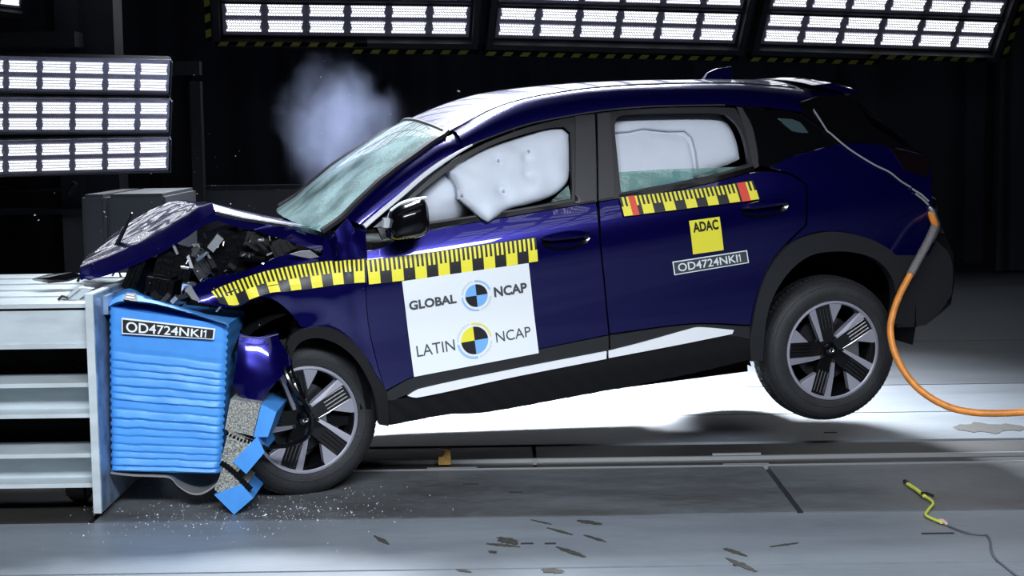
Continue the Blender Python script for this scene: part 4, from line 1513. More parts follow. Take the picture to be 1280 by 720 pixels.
# --- wheels
def make_wheel(ang0):
    """rim (a mesh) with tyre, spokes, hub cap and nuts as its pieces; face towards local -Y"""
    m = MB()
    m.lathe([(.214, .03), (.232, .012), (.2335, .002), (.228, -.004), (.218, 0), (.212, .012), (.205, .04), (.195, .08), (.195, .17), (.215, .20)], 72)
    m.lathe([(.20, .165), (.04, .165)], 40)
    rim = m.build('wheel', RIMBLACK)
    m = MB()
    m.lathe([(.217, -.001), (.222, -.0065), (.231, -.005), (.2345, .003)], 72)
    m.build('rim_lip', RIMSILVER, rim)
    t = MB()
    prof = [(.226, .006), (.236, -.006), (.262, -.013), (.290, -.010), (.312, .002), (.326, .022), (.334, .042), (.336, .075)]
    prof += [(r, .20 - y) for r, y in prof[::-1]]
    t.lathe(prof, 96)
    ty = t.build('tyre', RUBBER, rim)
    tr = MB()
    for k in range(84):
        a = 2 * PI * k / 84
        for (y0, y1, sh) in ((.030, .070, .02), (.078, .122, -.015), (.130, .170, .02)):
            a1 = a + .052
            p = []
            for (aa, yy) in ((a, y0), (a1, y0), (a1 + sh, y1), (a + sh, y1)):
                r = .340 if .04 < yy < .16 else .332
                p.append(Vector((r * math.cos(aa), yy, r * math.sin(aa))))
            q = [Vector((v.x * .975, v.y, v.z * .975)) for v in p]
            tr.add(p + q, [(0, 1, 2, 3), (0, 4, 5, 1), (1, 5, 6, 2), (2, 6, 7, 3), (3, 7, 4, 0)])
    trd = tr.build('tyre_tread', RUBBER, rim, False)
    trd['kind'] = 'stuff'
    sw = MB()
    for rr0, rr1, yy in ((.264, .2665, -.0150), (.300, .302, -.0065)):
        sw.lathe([(rr0, yy + .003), (rr0 + .0005, yy), (rr1, yy + .0005), (rr1 + .001, yy + .004)], 96)
    sw.build('sidewall_ring', RUBBER, rim)
    for k in range(5):
        th = math.radians(ang0 + 72 * k)
        ca, sa = math.cos(th), math.sin(th)

        def P(r, s, y):
            return Vector((r * ca - s * sa, y, r * sa + s * ca))
        m = MB()
        # broad dark spoke, set back a little towards the hub
        A = [(.03, -.030, .030), (.03, .030, .030), (.10, .036, .018), (.216, .044, .004), (.218, -.030, .004), (.10, -.034, .018)]
        front = [P(*q) for q in A]
        back = [P(q[0], q[1], q[2] + .035) for q in A]
        n = len(A)
        m.add(front + back, [tuple(range(n - 1, -1, -1)), tuple(range(n, 2 * n))] + [(i, (i + 1) % n, n + (i + 1) % n, n + i) for i in range(n)])
        for q in range(4):
            s0 = -.022 + q * .016
            m.add([P(.105, s0, .0165), P(.205, s0 + .003, .0035), P(.205, s0 + .007, .0015), P(.105, s0 + .004, .0145), P(.105, s0 + .008, .0165), P(.205, s0 + .011, .0035)], [(0, 3, 2, 1), (3, 4, 5, 2)])
        m.build('spoke', RIMBLACK, rim, False)
        m = MB()
        # machined edge along one side and the wedge at the rim on the other
        A = [(.050, .029, .022), (.050, .042, .024), (.10, .054, .016), (.214, .076, .004), (.216, .043, .0005), (.10, .034, .013)]
        front = [P(q[0], q[1], q[2] - .004) for q in A]
        back = [P(q[0], q[1], q[2] + .03) for q in A]
        m.add(front + back, [tuple(range(n - 1, -1, -1)), tuple(range(n, 2 * n))] + [(i, (i + 1) % n, n + (i + 1) % n, n + i) for i in range(n)])
        A = [(.125, -.035, .010), (.217, -.030, .001), (.200, -.092, .004), (.186, -.086, .006)]
        n4 = 4
        front = [P(q[0], q[1], q[2] - .004) for q in A]
        back = [P(q[0], q[1], q[2] + .03) for q in A]
        m.add(front + back, [tuple(range(n4)), tuple(range(2 * n4 - 1, n4 - 1, -1))] + [((i + 1) % n4, i, n4 + i, n4 + (i + 1) % n4) for i in range(n4)])
        m.build('spoke_trim', RIMSILVER, rim, False)
        m = MB()
        th2 = th + math.radians(36)
        c = Vector((.056 * math.cos(th2), .030, .056 * math.sin(th2)))
        m.tube([c, c + Vector((0, -.012, 0))], .0095, 6)
        m.build('wheel_nut', DARKMETAL, rim, False)
    m = MB()
    m.lathe([(.001, .010), (.018, .010), (.027, .014), (.031, .022), (.031, .04)], 28)
    m.lathe([(.03, .036), (.075, .036), (.075, .06), (.03, .06)], 28)
    m.build('hub_cap', BLACKG, rim)
    m = MB()
    m.lathe([(.003, .012), (.009, .0085), (.014, .010), (.014, .012)], 20)
    m.build('hub_badge', CHROME, rim)
    m = MB()
    m.lathe([(.05, .085), (.150, .085), (.152, .09), (.152, .10), (.05, .10)], 48)
    m.build('brake_disc', DARKMETAL, rim)
    m = MB()
    m.box((.075, .07, -.075), (.165, .13, .075))
    m.box((.085, .06, -.05), (.155, .07, .05))
    m.build('brake_caliper', ALU, rim, False)
    return rim


def place_wheel(rim, M_):
    M_ = M_ @ Matrix.Diagonal((1.045, 1, 1.045, 1))
    rim.parent = car
    rim.matrix_local = M_


def copy_wheel(rim):
    r = rim.copy()
    COL.objects.link(r)
    for ch in list(rim.children):
        c = ch.copy()
        c.parent = r
        COL.objects.link(c)
    return r


wr = make_wheel(100)
place_wheel(wr, Matrix.Translation((2.564, -.80, .345)))
wf = copy_wheel(wr)
place_wheel(wf, Matrix.Translation((.0, -.80, .345)) @ Matrix.Rotation(math.radians(11), 4, 'Z') @ Matrix.Rotation(math.radians(4), 4, 'Y'))
w3 = copy_wheel(wr)
place_wheel(w3, Matrix.Translation((2.564, .80, .345)) @ Matrix.Rotation(PI, 4, 'Z'))
w4 = copy_wheel(wr)
place_wheel(w4, Matrix.Translation((.12, .80, .36)) @ Matrix.Rotation(PI + .1, 4, 'Z'))


# --- airbags and cabin
def pillow(name, pts, base, bulge, rad, parent=car, wr_=.010, mat=BAG, step=.02, thick=.06, seed=0, extra=None):
    def Y(x, z, d):
        k = min(1, d / rad)
        b = base(x, z) + bulge * math.sqrt(max(0, 1 - (1 - k) ** 2))
        b += wr_ * k ** .5 * (noise.noise((x * 9, z * 9, seed)) + .6 * noise.noise((x * 4 + z * 9, z * 5 - x * 6, seed + 3)))
        if extra:
            b += extra(x, z) * k ** .5
        return b
    return panel(name, pts, mat, parent, thick=thick, step=step, Y=Y, puff=1, angle=60)


CB = [(0.749, 1.387), (0.845, 1.432), (0.933, 1.463), (1.105, 1.502), (1.251, 1.533), (1.312, 1.53), (1.343, 1.496), (1.323, 1.382), (1.298, 1.291), (1.247, 1.246), (1.174, 1.217), (1.081, 1.201), (0.975, 1.19), (0.927, 1.17), (0.879, 1.15), (0.847, 1.174), (0.817, 1.212), (0.774, 1.262), (0.773, 1.318)]
TIP = Vector([(0.875, 1.168)][0])


def cb_base(x, z):
    d = (Vector((x, z)) - TIP).length
    return W(x, z) - .045 + .075 * math.exp(-(d / .13) ** 2)


DMP = [Vector(p) for p in [(0.986, 1.412), (1.114, 1.336), (1.124, 1.407), (0.973, 1.278), (0.862, 1.38), (1.059, 1.477)]]


def dimples(x, z):
    return -sum((.034 if i < 4 else .018) * math.exp(-((Vector((x, z)) - p).length / .028) ** 2) for i, p in enumerate(DMP))


cbag = pillow('curtain_airbag', CB, cb_base, .055, .07, extra=dimples, wr_=.022, step=.014)
# stitched dots on the bag
for p in [(0.983, 1.412), (1.13, 1.439), (0.976, 1.278), (0.763, 1.263), (0.784, 1.278), (0.769, 1.318), (1.074, 1.361)]:
    m = MB()
    y = cb_base(p[0], p[1]) + .048
    m.lathe([(.001, -.002), (.004, -.002), (.006, .004)], 10)
    o = m.build('stitch_tack', BAGSEAM, cbag)
    o.location = (p[0], -y, p[1])
RB = [(1.541, 1.508), (1.564, 1.558), (1.609, 1.569), (1.844, 1.556), (2.058, 1.539), (2.114, 1.523), (2.156, 1.463), (2.174, 1.388), (2.172, 1.306), (2.12, 1.289), (1.933, 1.247), (1.811, 1.229), (1.513, 1.207), (1.53, 1.364)]
pillow('curtain_airbag', RB, lambda x, z: W(x, z) - .12, .04, .08, seed=4, wr_=.008)
RB2 = [(1.54, 1.486), (1.64, 1.482), (1.712, 1.49), (1.825, 1.469), (1.91, 1.462), (1.938, 1.43), (1.943, 1.364), (1.934, 1.273), (1.902, 1.214), (1.69, 1.205), (1.503, 1.193)]
pillow('side_airbag', RB2, lambda x, z: W(x, z) - .100, .030, .05, seed=9, wr_=.012)
m = MB()
m.tube([onside(p[0], p[1], -.068) for p in [(1.54, 1.486), (1.64, 1.482), (1.712, 1.49), (1.825, 1.469), (1.91, 1.462), (1.938, 1.43), (1.943, 1.364), (1.937, 1.283)]], .004, 6)
m.build('bag_seam', BAGSEAM, car)
# broken pane left in the rear door
panel('window_glass', [(1.518, 1.213), (1.526, 1.306), (1.749, 1.3), (1.942, 1.288), (2.169, 1.275), (2.013, 1.255), (1.813, 1.237)], GLASS_BROKEN, car, off=-.035, thick=.004, smooth=False)
panel('window_glass', [(1.06, 1.185), (1.195, 1.208), (1.29, 1.27), (1.292, 1.206)], GLASS_BROKEN, car, off=-.02, thick=.004, smooth=False)

# steering-wheel airbag
bm = bmesh.new()
bmesh.ops.create_uvsphere(bm, u_segments=36, v_segments=24, radius=1)
AC = Vector([(0.719, -0.52, 1.244)][0])
for v in bm.verts:
    c = v.co
    s = 1 + .05 * noise.noise(c * 3)
    groove = 1 - .07 * math.exp(-((c.z + .15) / .08) ** 2)
    v.co = AC + Vector((c.x * .165 * s * groove, c.y * .22 * s, c.z * .165 * s * groove))
me = bpy.data.meshes.new('driver_airbag')
bm.to_mesh(me)
bm.free()
me.shade_smooth()
dab = link('driver_airbag', me, BAG, car)
m = MB()
m.tube([(0.65, -0.68, 1.232), (0.714, -0.68, 1.24), (0.797, -0.68, 1.243)], .005, 6)
m.build('bag_tether', BAG, dab)
sb = MB()
sb.lathe([(.18, -.014), (.194, 0), (.18, .014), (.166, 0), (.18, -.014)], 40)
swo = sb.build('steering_wheel', BLACK, car)
swo.location = AC + Vector((-.10, 0, -.06))
swo.rotation_euler = (0, 0, PI / 2)
# seats and far door lining close the cabin
for (x0, ymid) in ((1.05, -.36), (1.05, .36), (1.95, -.36), (1.95, .36)):
    m = MB()
    rows = []
    for (dx, z, hw, dp) in ((.0, .62, .22, .10), (.10, .95, .23, .10), (.18, 1.18, .20, .08), (.20, 1.22, .12, .06), (.22, 1.25, .12, .08), (.24, 1.36, .11, .06)):
        rows.append([Vector((x0 + dx + dp * math.cos(a), ymid + hw * math.sin(a), z)) for a in [2 * PI * q / 16 for q in range(17)]])
    m.grid(rows)
    m.box((x0 - .42, ymid - .24, .42), (x0 + .12, ymid + .24, .62))
    m.build('seat', INTERIOR, car)
m = MB()
m.box((.5, .66, .4), (2.4, .70, 1.08))
m.build('door_lining', INTERIOR, car, False)
rows = [[p + Vector((0, 0, -.03)) for p in r] for r in rows_roof[2:-2]]
m = MB()
m.grid(rows)
m.build('headliner', INTERIOR, car)
m = MB()
m.prism([(.28, -.74, 1.02), (.62, -.70, 1.02), (.62, -.70, .80), (.28, -.74, .80)], (0, 1.42, 0))
m.build('dashboard', INTERIOR, car, False)

# test dummy behind the airbag: one continuous body
sk = bpy.data.meshes.new('test_dummy')
J = {'pel': (1.02, -.36, .62), 'bel': (1.05, -.36, .80), 'che': (1.02, -.36, 1.00), 'nec': (.97, -.36, 1.15), 'chin': (.92, -.36, 1.24), 'hed': (.90, -.36, 1.33),
     'sl': (1.00, -.55, 1.06), 'el': (.86, -.58, .98), 'wl': (.63, -.55, 1.08), 'hl': (.585, -.54, 1.115), 'sr': (1.00, -.18, 1.06), 'er': (.86, -.14, .86), 'wr': (.66, -.18, 1.0),
     'kl': (.60, -.46, .64), 'al': (.42, -.46, .42), 'kr': (.60, -.26, .64), 'ar': (.42, -.26, .42)}
E_ = [('pel', 'bel'), ('bel', 'che'), ('che', 'nec'), ('nec', 'chin'), ('chin', 'hed'), ('che', 'sl'), ('sl', 'el'), ('el', 'wl'), ('wl', 'hl'), ('che', 'sr'), ('sr', 'er'), ('er', 'wr'), ('pel', 'kl'), ('kl', 'al'), ('pel', 'kr'), ('kr', 'ar')]
Rr = {'pel': .15, 'bel': .13, 'che': .14, 'nec': .055, 'chin': .075, 'hed': .085, 'sl': .065, 'el': .048, 'wl': .034, 'hl': .036, 'sr': .065, 'er': .048, 'wr': .034, 'kl': .075, 'al': .05, 'kr': .075, 'ar': .05}
keys = list(J)
sk.from_pydata([J[k] for k in keys], [(keys.index(a), keys.index(b)) for a, b in E_], [])
dum = link('test_dummy', sk, SKINTONE)
mod = dum.modifiers.new('skin', 'SKIN')
for i, k in enumerate(keys):
    sk.skin_vertices[0].data[i].radius = (Rr[k], Rr[k])
sk.skin_vertices[0].data[0].use_root = True
mod2 = dum.modifiers.new('sub', 'SUBSURF')
mod2.levels = mod2.render_levels = 1
mod.use_smooth_shade = True
dum.matrix_world = CM
tag(dum, 'tan crash-test dummy seated behind the airbags of the blue car, mostly hidden', 'dummy')

# --- cable stuck over the rear pillar
m = MB()
_sc = [onside(p[0], p[1], .012) for p in [(2.546, 1.505), (2.567, 1.458), (2.589, 1.407), (2.606, 1.391), (2.685, 1.312), (2.796, 1.23), (2.876, 1.185), (2.934, 1.137), (2.993, 1.1)]]
cpts = catmull([CM @ Vector(p) for p in [(2.531, -0.52, 1.627), (2.561, -0.57, 1.607), (2.559, -0.66, 1.565)]] + [CM @ p for p in _sc], 6)
m.tube(cpts, .0045, 6)
tag(m.build('sensor_cable', pmat('cable_white', (.30, .31, .34), .5)), 'thin white cable running from the roof edge down over the rear pillar of the car', 'cable')
m = MB()
for q in ([onside(p[0], p[1], .012) for p in [(3.002, 1.091), (3.055, 1.058), (3.099, 1.021)]], [onside(p[0], p[1], .012) for p in [(3.021, 1.065), (3.065, 1.033), (3.099, 1.002)]]):
    m.tube([CM @ Vector(p) for p in q], .005, 6)
tag(m.build('cable_tie', pmat('tie_clear', (.35, .36, .38), .4)), 'pair of pale plastic ties stuck on the tail above the orange hose clamp', 'cable tie')

# ------------------------------------------------------------------ orange umbilical hose
hose_pts = [(2.043, 0.22, 1.195), (2.05, 0.17, 1.15), (2.048, 0.13, 1.114), (2.007, 0.09, 1.047), (1.948, 0.05, 0.959), (1.909, 0.03, 0.896), (1.849, 0, 0.796), (1.81, -0.03, 0.703), (1.797, -0.05, 0.629), (1.81, -0.08, 0.537), (1.849, -0.11, 0.449), (1.903, -0.14, 0.377), (1.978, -0.17, 0.32), (2.072, -0.2, 0.28), (2.195, -0.23, 0.265), (2.372, -0.26, 0.273), (2.587, -0.28, 0.296)]
hose = empty('umbilical_hose', hose_pts[0], 'orange umbilical hose looping down from the tail of the car', 'hose')


def hang(mb, name, mat, root):
    o = mb.build(name, mat, root)
    o.matrix_parent_inverse = Matrix.Translation(-Vector(root.location))
    return o


full = catmull(hose_pts, 8)
m = MB()
m.tube(full, .0165, 14)
hang(m, 'hose_jacket', ORANGE, hose)
m = MB()
sl = catmull(hose_pts[2:6], 12)
m.tube(sl, .0205, 14)
hang(m, 'braided_sleeve', pmat('braid', (.32, .33, .34), .45, .5, var=.85, var_scale=240, col2=(.17, .12, .10), bump=.6, bump_scale=260), hose)
m = MB()
m.lathe([(.018, -.008), (.026, 0), (.018, .008), (.012, 0), (.018, -.008)], 16)
ck = m.build('shackle', CHROME, hose)
ck.location = Vector(hose_pts[0]) - Vector(hose.location) + Vector((-.01, -.02, .006))
ck.rotation_euler = (.5, .2, .6)
m = MB()
p0 = Vector(hose_pts[0])
m.tube([p0 + Vector((-.02, -.01, .03)), p0 + Vector((.015, -.03, -.01)), p0 + Vector((.02, -.03, -.04))], [.012, .016, .012], 10)
hang(m, 'hose_clamp', ALU, hose)
m = MB()
m.tube(catmull([Vector(p) + Vector((.018, -.02, 0)) for p in hose_pts[0:4]], 6), .006, 6)
hang(m, 'safety_wire', ALU, hose)

# ------------------------------------------------------------------ deformable barrier
bar = empty('crash_barrier', (-1.65, -.95, 0), 'pale steel crash barrier with blue crushed honeycomb face on small wheels', 'barrier')


def bpart(mb, name, mat, smooth=False, parent=None, angle=35):
    o = mb.build(name, mat, None, smooth, angle)
    o.parent = parent or bar
    if parent is None:
        o.matrix_parent_inverse = Matrix.Translation(-Vector(bar.location))
    return o


# face plate: pale edge, blue-grey face
YN = -.95
TOPN = [(-1.777, -0.95, 0.967), (-1.745, -0.95, 0.949), (-1.795, -0.95, 0.017), (-1.76, -0.95, 0.016)]
x0, x1 = TOPN[2][0], TOPN[3][0]
zt, zb_ = TOPN[0][2] - .005, .035
m = MB()
XL, XRR = -1.785, -1.752
m.box((XL, YN, .02), (XRR, .55, .955))
plate = bpart(m, 'mounting_plate', STEEL)
m = MB()
m.box((XRR, YN + .004, .025), (XRR + .004, .54, .95))
bpart(m, 'plate_face', STEELBLUE, False, plate)
# beams behind the plate: H sections lying along the track
Zs = [(-1.949, -0.92, 0.912), (-1.951, -0.92, 0.858), (-1.957, -0.92, 0.722), (-1.962, -0.92, 0.603), (-1.964, -0.92, 0.559), (-1.97, -0.92, 0.426), (-1.975, -0.92, 0.302), (-1.977, -0.92, 0.257), (-1.982, -0.92, 0.126)]
ZZ = [p[2] for p in Zs]
for k, (zt_, zw, zb2) in enumerate(((ZZ[0], ZZ[1], ZZ[2]), (ZZ[4] + .016, ZZ[4], ZZ[5]), (ZZ[7] + .016, ZZ[7], ZZ[8]))):
    for (yy, far, fw) in ((-.92, 0, .27), (-.58, 1, .22), (-.28, 1, .22), (.02, 1, .22), (.32, 1, .22)):
        if far and k:
            continue
        m = MB()
        m.box((-4.6, yy, zt_ - .018), (XL - .002, yy + fw, zt_))
        m.box((-4.6, yy + .13, zb2 + .018), (XL - .002, yy + .15, zt_ - .018))
        m.box((-4.6, yy, zb2), (XL - .002, yy + fw, zb2 + .018))
        if k == 0:
            m.box((-4.6, yy + .02, zb2 + .018), (XL - .002, yy + .03, zt_ - .03))
        bpart(m, 'steel_beam', STEEL)
m = MB()
m.box((-4.6, -.55, .05), (XL - .002, -.52, ZZ[2] - .01))
bpart(m, 'dark_gap_backing', MATT)
# stiffener on the plate and its bolts, the slanting gusset on the beam
m = MB()
m.prism([(XRR + .004, -.80, .93), (XRR + .004, .3, .94), (XRR + .004, .3, .85), (XRR + .004, -.80, .85)], (.02, 0, 0))
bpart(m, 'clamp_strip', STEELBLUE)
BOLTS = [(-1.797, -0.45, 0.905), (-1.842, -0.1, 0.888), (-1.852, 0.1, 0.892)]
for k in range(3):
    m = MB()
    c = Vector((XRR + .024, -.62 + .36 * k, .89))
    m.tube([c, c + Vector((.014, 0, 0))], .016, 6)
    m.tube([c + Vector((.014, 0, 0)), c + Vector((.03, 0, 0))], .008, 8)
    bpart(m, 'bolt', CHROME)
m = MB()
m.prism([(-1.957, -0.75, 0.904), (-1.865, -0.75, 0.965), (-1.803, -0.75, 0.957), (-1.895, -0.75, 0.889)], (0, .04, 0))
m.prism([(-1.951, -0.77, 0.906), (-1.859, -0.77, 0.967), (-1.853, -0.77, 0.96), (-1.938, -0.77, 0.895)], (0, .08, 0))
bpart(m, 'gusset', STEEL)
m = MB()
m.tube([(-1.939, -0.8, 0.916), (-1.921, -0.8, 0.933), (-1.897, -0.8, 0.925)], .006, 6)
bpart(m, 'cable_loop', BLACK, True)
# casters
for cx in (-1.93, -3.4):
    m = MB()
    m.lathe([(.001, -.038), (.050, -.038), (.054, -.03), (.054, .03), (.050, .038), (.001, .038)], 24)
    o = m.build('caster_wheel', pmat('caster_tread', (.10, .085, .07), .7), bar)
    o.location = Vector((cx, -.62, .056)) - Vector(bar.location)
    o.rotation_euler = (0, 0, PI / 2 * .9)
    for s in (-1, 1):
        m = MB()
        m.box((cx + s * .046 - .006, -.66, .03), (cx + s * .046 + .006, -.58, .13))
        f = bpart(m, 'caster_fork', DARKMETAL)
        m = MB()
        c = Vector((cx + s * .052, -.62, .056))
        m.tube([c, c + Vector((s * .02, 0, 0))], .012, 6)
        bpart(m, 'axle_nut', pmat('brass', (.45, .36, .12), .35, .8))

# blue crushed honeycomb block
BY = -.82
BQ = [(-1.72, -0.82, 0.884), (-1.217, -0.82, 0.801), (-1.265, -0.82, 0.156), (-1.74, -0.82, 0.174)]
TL, TR, BR, BL = [Vector((p[0], p[2])) for p in BQ]
NV, NU = 190, 60
prof = []
R2 = random.Random(11)
folds = []
v = 0.0
while v < 1:
    st = R2.uniform(.042, .062) if v > .20 else R2.uniform(.12, .14)
    folds.append((v, min(1, v + st), R2.uniform(.006, .012) if v > .17 else .003))
    v += st


def fold_depth(v, u):
    for (a, b, h) in folds:
        if a <= v <= b:
            t = (v - a) / (b - a)
            s = (t / .75) ** .7 if t < .75 else (1 - t) / .25
            return h * s * (.8 + .4 * noise.noise((u * 4, a * 30, 1)))
    return 0


rows = []
for j in range(NV + 1):
    v = j / NV
    row = []
    for i in range(NU + 1):
        u = i / NU
        vv = v + .010 * noise.noise((u * 2.5, v * 6, 7)) + .004 * noise.noise((u * 9, v * 9, 2))
        q = TL.lerp(TR, u).lerp(BL.lerp(BR, u), v)
        e = min(u, 1 - u) * 14
        dp = fold_depth(min(max(vv, 0), 1), u) * min(1, .2 + e)
        edge = .020 * math.exp(-(1 - u) * 40) + .02 * math.exp(-u * 60)
        jig = (.003 * math.sin(v * 130) if (u > .985 or u < .015) else 0)
        row.append(Vector((q.x + jig, BY - dp + edge, q.y)))
    rows.append(row)
m = MB()
m.grid(rows, flip=True)
# far, top, bottom and end faces
bk = 1.15
top_b = [p + Vector((0, bk, 0)) for p in rows[0]]
bot_b = [p + Vector((0, bk, 0)) for p in rows[-1]]
m.grid([rows[0], top_b])
m.grid([rows[-1], bot_b], flip=True)
m.grid([[r[-1] for r in rows[::6]], [r[-1] + Vector((0, bk, 0)) for r in rows[::6]]])
m.grid([[r[0] for r in rows[::6]], [r[0] + Vector((0, bk, 0)) for r in rows[::6]]], flip=True)
blk = bpart(m, 'honeycomb_block', BLUECLAD, True, angle=30)
# sheet flap over the top of the block
FT = [(-1.724, -0.8, 0.885), (-1.685, -0.82, 0.904), (-1.637, -0.82, 0.91), (-1.53, -0.84, 0.901), (-1.394, -0.85, 0.866), (-1.21, -0.86, 0.806)]
FB = [(-1.79, -0.55, 0.89), (-1.762, -0.5, 0.913), (-1.713, -0.45, 0.94), (-1.656, -0.5, 0.908), (-1.511, -0.55, 0.861), (-1.26, -0.6, 0.793)]
m = MB()
a_, b_ = catmull(FT, 6), catmull(FB, 6)
rows = [[p.lerp(q, k / 6) + Vector((0, 0, .010 * math.sin(PI * k / 6))) for k in range(7)] for p, q in zip(a_, b_)]
m.grid(rows, flip=False)
m.grid([[p + Vector((0, .01, -.008)) for p in r] for r in rows], flip=True)
flap = bpart(m, 'cladding_flap', BLUECLAD, True)
# small dark warning label on the flap
LQ = [Vector(p) for p in [(-1.649, -0.83, 0.917), (-1.664, -0.7, 0.933), (-1.623, -0.7, 0.93), (-1.583, -0.845, 0.909)]]
m = MB()
ctr = sum(LQ, Vector()) / 4
m.add([p + Vector((0, -.03, .004)) for p in LQ] + [p + Vector((0, -.026, 0)) for p in LQ], [(0, 1, 2, 3)[::-1], (4, 5, 6, 7), (0, 1, 5, 4), (1, 2, 6, 5), (2, 3, 7, 6), (3, 0, 4, 7)])
lab = bpart(m, 'flap_label', INKBLACK)
m = MB()
for (v0, v1) in ((.25, .4), (.55, .75)):
    m.add([LQ[1].lerp(LQ[2], u).lerp(LQ[0].lerp(LQ[3], u), v) + Vector((0, -.034, .006)) for u, v in ((.2, v0), (.8, v0), (.8, v1), (.2, v1))], [(0, 3, 2, 1)])
bpart(m, 'label_print', PALEGREY, False, lab)
# number plate on the block
BP = [(p[0], p[2]) for p in [(-1.662, -0.84, 0.839), (-1.267, -0.84, 0.786), (-1.274, -0.84, 0.741), (-1.664, -0.84, 0.771)]]
wfn = lambda q, o: Vector((q.x, -.835 - o, q.y))
mb = MB()
decal_grid(mb, BP, 0, 1, 0, 1, .004, 6, 3, fn=wfn)
decal_grid(mb, BP, 1, 0, 0, 1, -.01, 6, 3, fn=wfn)
bp_ = bpart(mb, 'number_sticker', WHITE)
mb = MB()
decal_grid(mb, BP, .012, .988, .08, .92, .0055, 6, 3, fn=wfn)
bpart(mb, 'sticker_field', INKBLACK, False, bp_)
o = lettering('OD4724NKI1', BP, .05, .94, .18, .86, WHITE, None, .007, .012, fn=wfn)
o.parent = bp_
# curled foil sheet under the block
FS = catmull([(-1.74, -0.82, 0.17), (-1.648, -0.82, 0.158), (-1.545, -0.82, 0.153), (-1.486, -0.82, 0.145), (-1.453, -0.82, 0.11), (-1.406, -0.82, 0.078), (-1.358, -0.82, 0.073), (-1.309, -0.82, 0.097), (-1.273, -0.82, 0.139), (-1.245, -0.82, 0.268), (-1.216, -0.82, 0.407)], 6)
m = MB()
rows = [[p, p + Vector((0, .4, .0)), p + Vector((0, .8, .01))] for p in FS]
m.grid(rows)
m.grid([[q + Vector((.002, 0, -.008)) for q in r] for r in rows], flip=True)
m.grid([[r[0] for r in rows], [r[0] + Vector((.002, 0, -.008)) for r in rows]])
bpart(m, 'foil_sheet', FOILBACK, True)
# strap hanging by the plate foot
m = MB()
m.prism([(-1.779, -0.7, 0.137), (-1.765, -0.7, 0.137), (-1.771, -0.7, 0.069), (-1.781, -0.7, 0.066)], (0, .05, 0))
bpart(m, 'plate_tab', CHROME)

# three bumper elements knocked off the front of the block
BLK = [
    ([(-1.2, -0.9, 0.493), (-1.071, -0.9, 0.471), (-1.109, -0.9, 0.334), (-1.227, -0.9, 0.363)], [(-1.068, -0.9, 0.471), (-1.005, -0.9, 0.436), (-1.045, -0.9, 0.33), (-1.106, -0.9, 0.33)]),
    ([(-1.207, -0.92, 0.363), (-1.084, -0.92, 0.296), (-1.175, -0.92, 0.184), (-1.245, -0.92, 0.236)], [(-1.086, -0.92, 0.337), (-1.057, -0.92, 0.268), (-1.138, -0.92, 0.176), (-1.194, -0.92, 0.229)]),
    ([(-1.232, -0.92, 0.212), (-1.14, -0.92, 0.125), (-1.22, -0.92, 0.06), (-1.276, -0.92, 0.109)], [(-1.16, -0.92, 0.132), (-1.111, -0.92, 0.072), (-1.195, -0.92, 0.001), (-1.277, -0.92, 0.088)])]
for k, (hc, bl) in enumerate(BLK):
    m = MB()
    m.prism(hc, (0, .30, 0))
    e = bpart(m, 'bumper_element', COMB)
    m = MB()
    m.prism([Vector(p) + Vector((0, -.006, 0)) for p in bl], (0, .312, 0))
    bpart(m, 'blue_cover', BLUECLAD, False, e)
m = MB()
for q in ([(-1.216, -0.91, 0.351), (-1.162, -0.91, 0.323), (-1.102, -0.91, 0.305), (-1.048, -0.91, 0.276)], [(-1.245, -0.92, 0.226), (-1.199, -0.92, 0.191), (-1.153, -0.92, 0.142), (-1.12, -0.92, 0.107)]):
    pts = catmull(q, 8)
    m.tube(pts, [.010 + .004 * (i % 2) for i in range(len(pts))], 6)
bpart(m, 'torn_edge', MATT, False)

# ------------------------------------------------------------------ small things on the floor
hk = [(-0.367, 0, 0.007), (-0.366, 0, 0.047), (-0.347, 0, 0.046), (-0.335, 0, 0.066), (-0.343, 0, 0.078), (-0.358, 0, 0.074), (-0.358, 0, 0.086), (-0.331, 0, 0.087), (-0.308, 0, 0.077), (-0.307, 0, 0.007)]
m = MB()
m.prism(hk, (0, .05, 0))
tag(m.build('rail_hook', pmat('hook_ochre', (.42, .24, .05), .6, var=.4, var_scale=40), None, False), 'small ochre steel hook standing on the dark track rail under the car sill', 'hook')

yc = [(*p, .012) for p in [(1.754, -0.56), (1.767, -0.68), (1.77, -0.817), (1.778, -0.877), (1.771, -0.949), (1.721, -1.06), (1.69, -1.141), (1.697, -1.202), (1.719, -1.275)]]
cord = empty('marker_cord', yc[0], 'yellow marker cord with dark ties lying crooked on the floor below the hose', 'cord')
m = MB()
m.tube(yc[:3], .0085, 8)
hang(m, 'cord_stiff_end', YELCORD, cord)
m = MB()
m.tube(catmull(yc[2:], 6), .006, 8)
hang(m, 'cord', YELCORD, cord)
m = MB()
m.tube([(*p, .018) for p in [(1.751, -0.544), (1.753, -0.576)]], .010, 8)
m.tube([(*p, .022) for p in [(1.757, -0.801), (1.781, -0.803), (1.796, -0.849)]], .007, 6)
hang(m, 'cord_tie', BLACK, cord)
m = MB()
m.tube([(*p, .014) for p in [(1.714, -1.249), (1.726, -1.263), (1.733, -1.296)]], [.007, .011, .006], 8)
hang(m, 'end_plug', pmat('plug_pink', (.62, .42, .34), .5), cord)
m = MB()
gp = [(*p, .006) for p in [(1.735, -1.289), (1.755, -1.355), (1.785, -1.42), (1.824, -1.447), (1.848, -1.46), (1.832, -1.557), (1.803, -1.661), (1.782, -1.773), (1.782, -1.882), (1.786, -1.998), (1.795, -2.08)]]
m.tube(catmull(gp, 6), .0045, 6)
tag(m.build('floor_wire', GREYCORD), 'thin dark grey wire trailing over the floor from the yellow cord', 'wire')

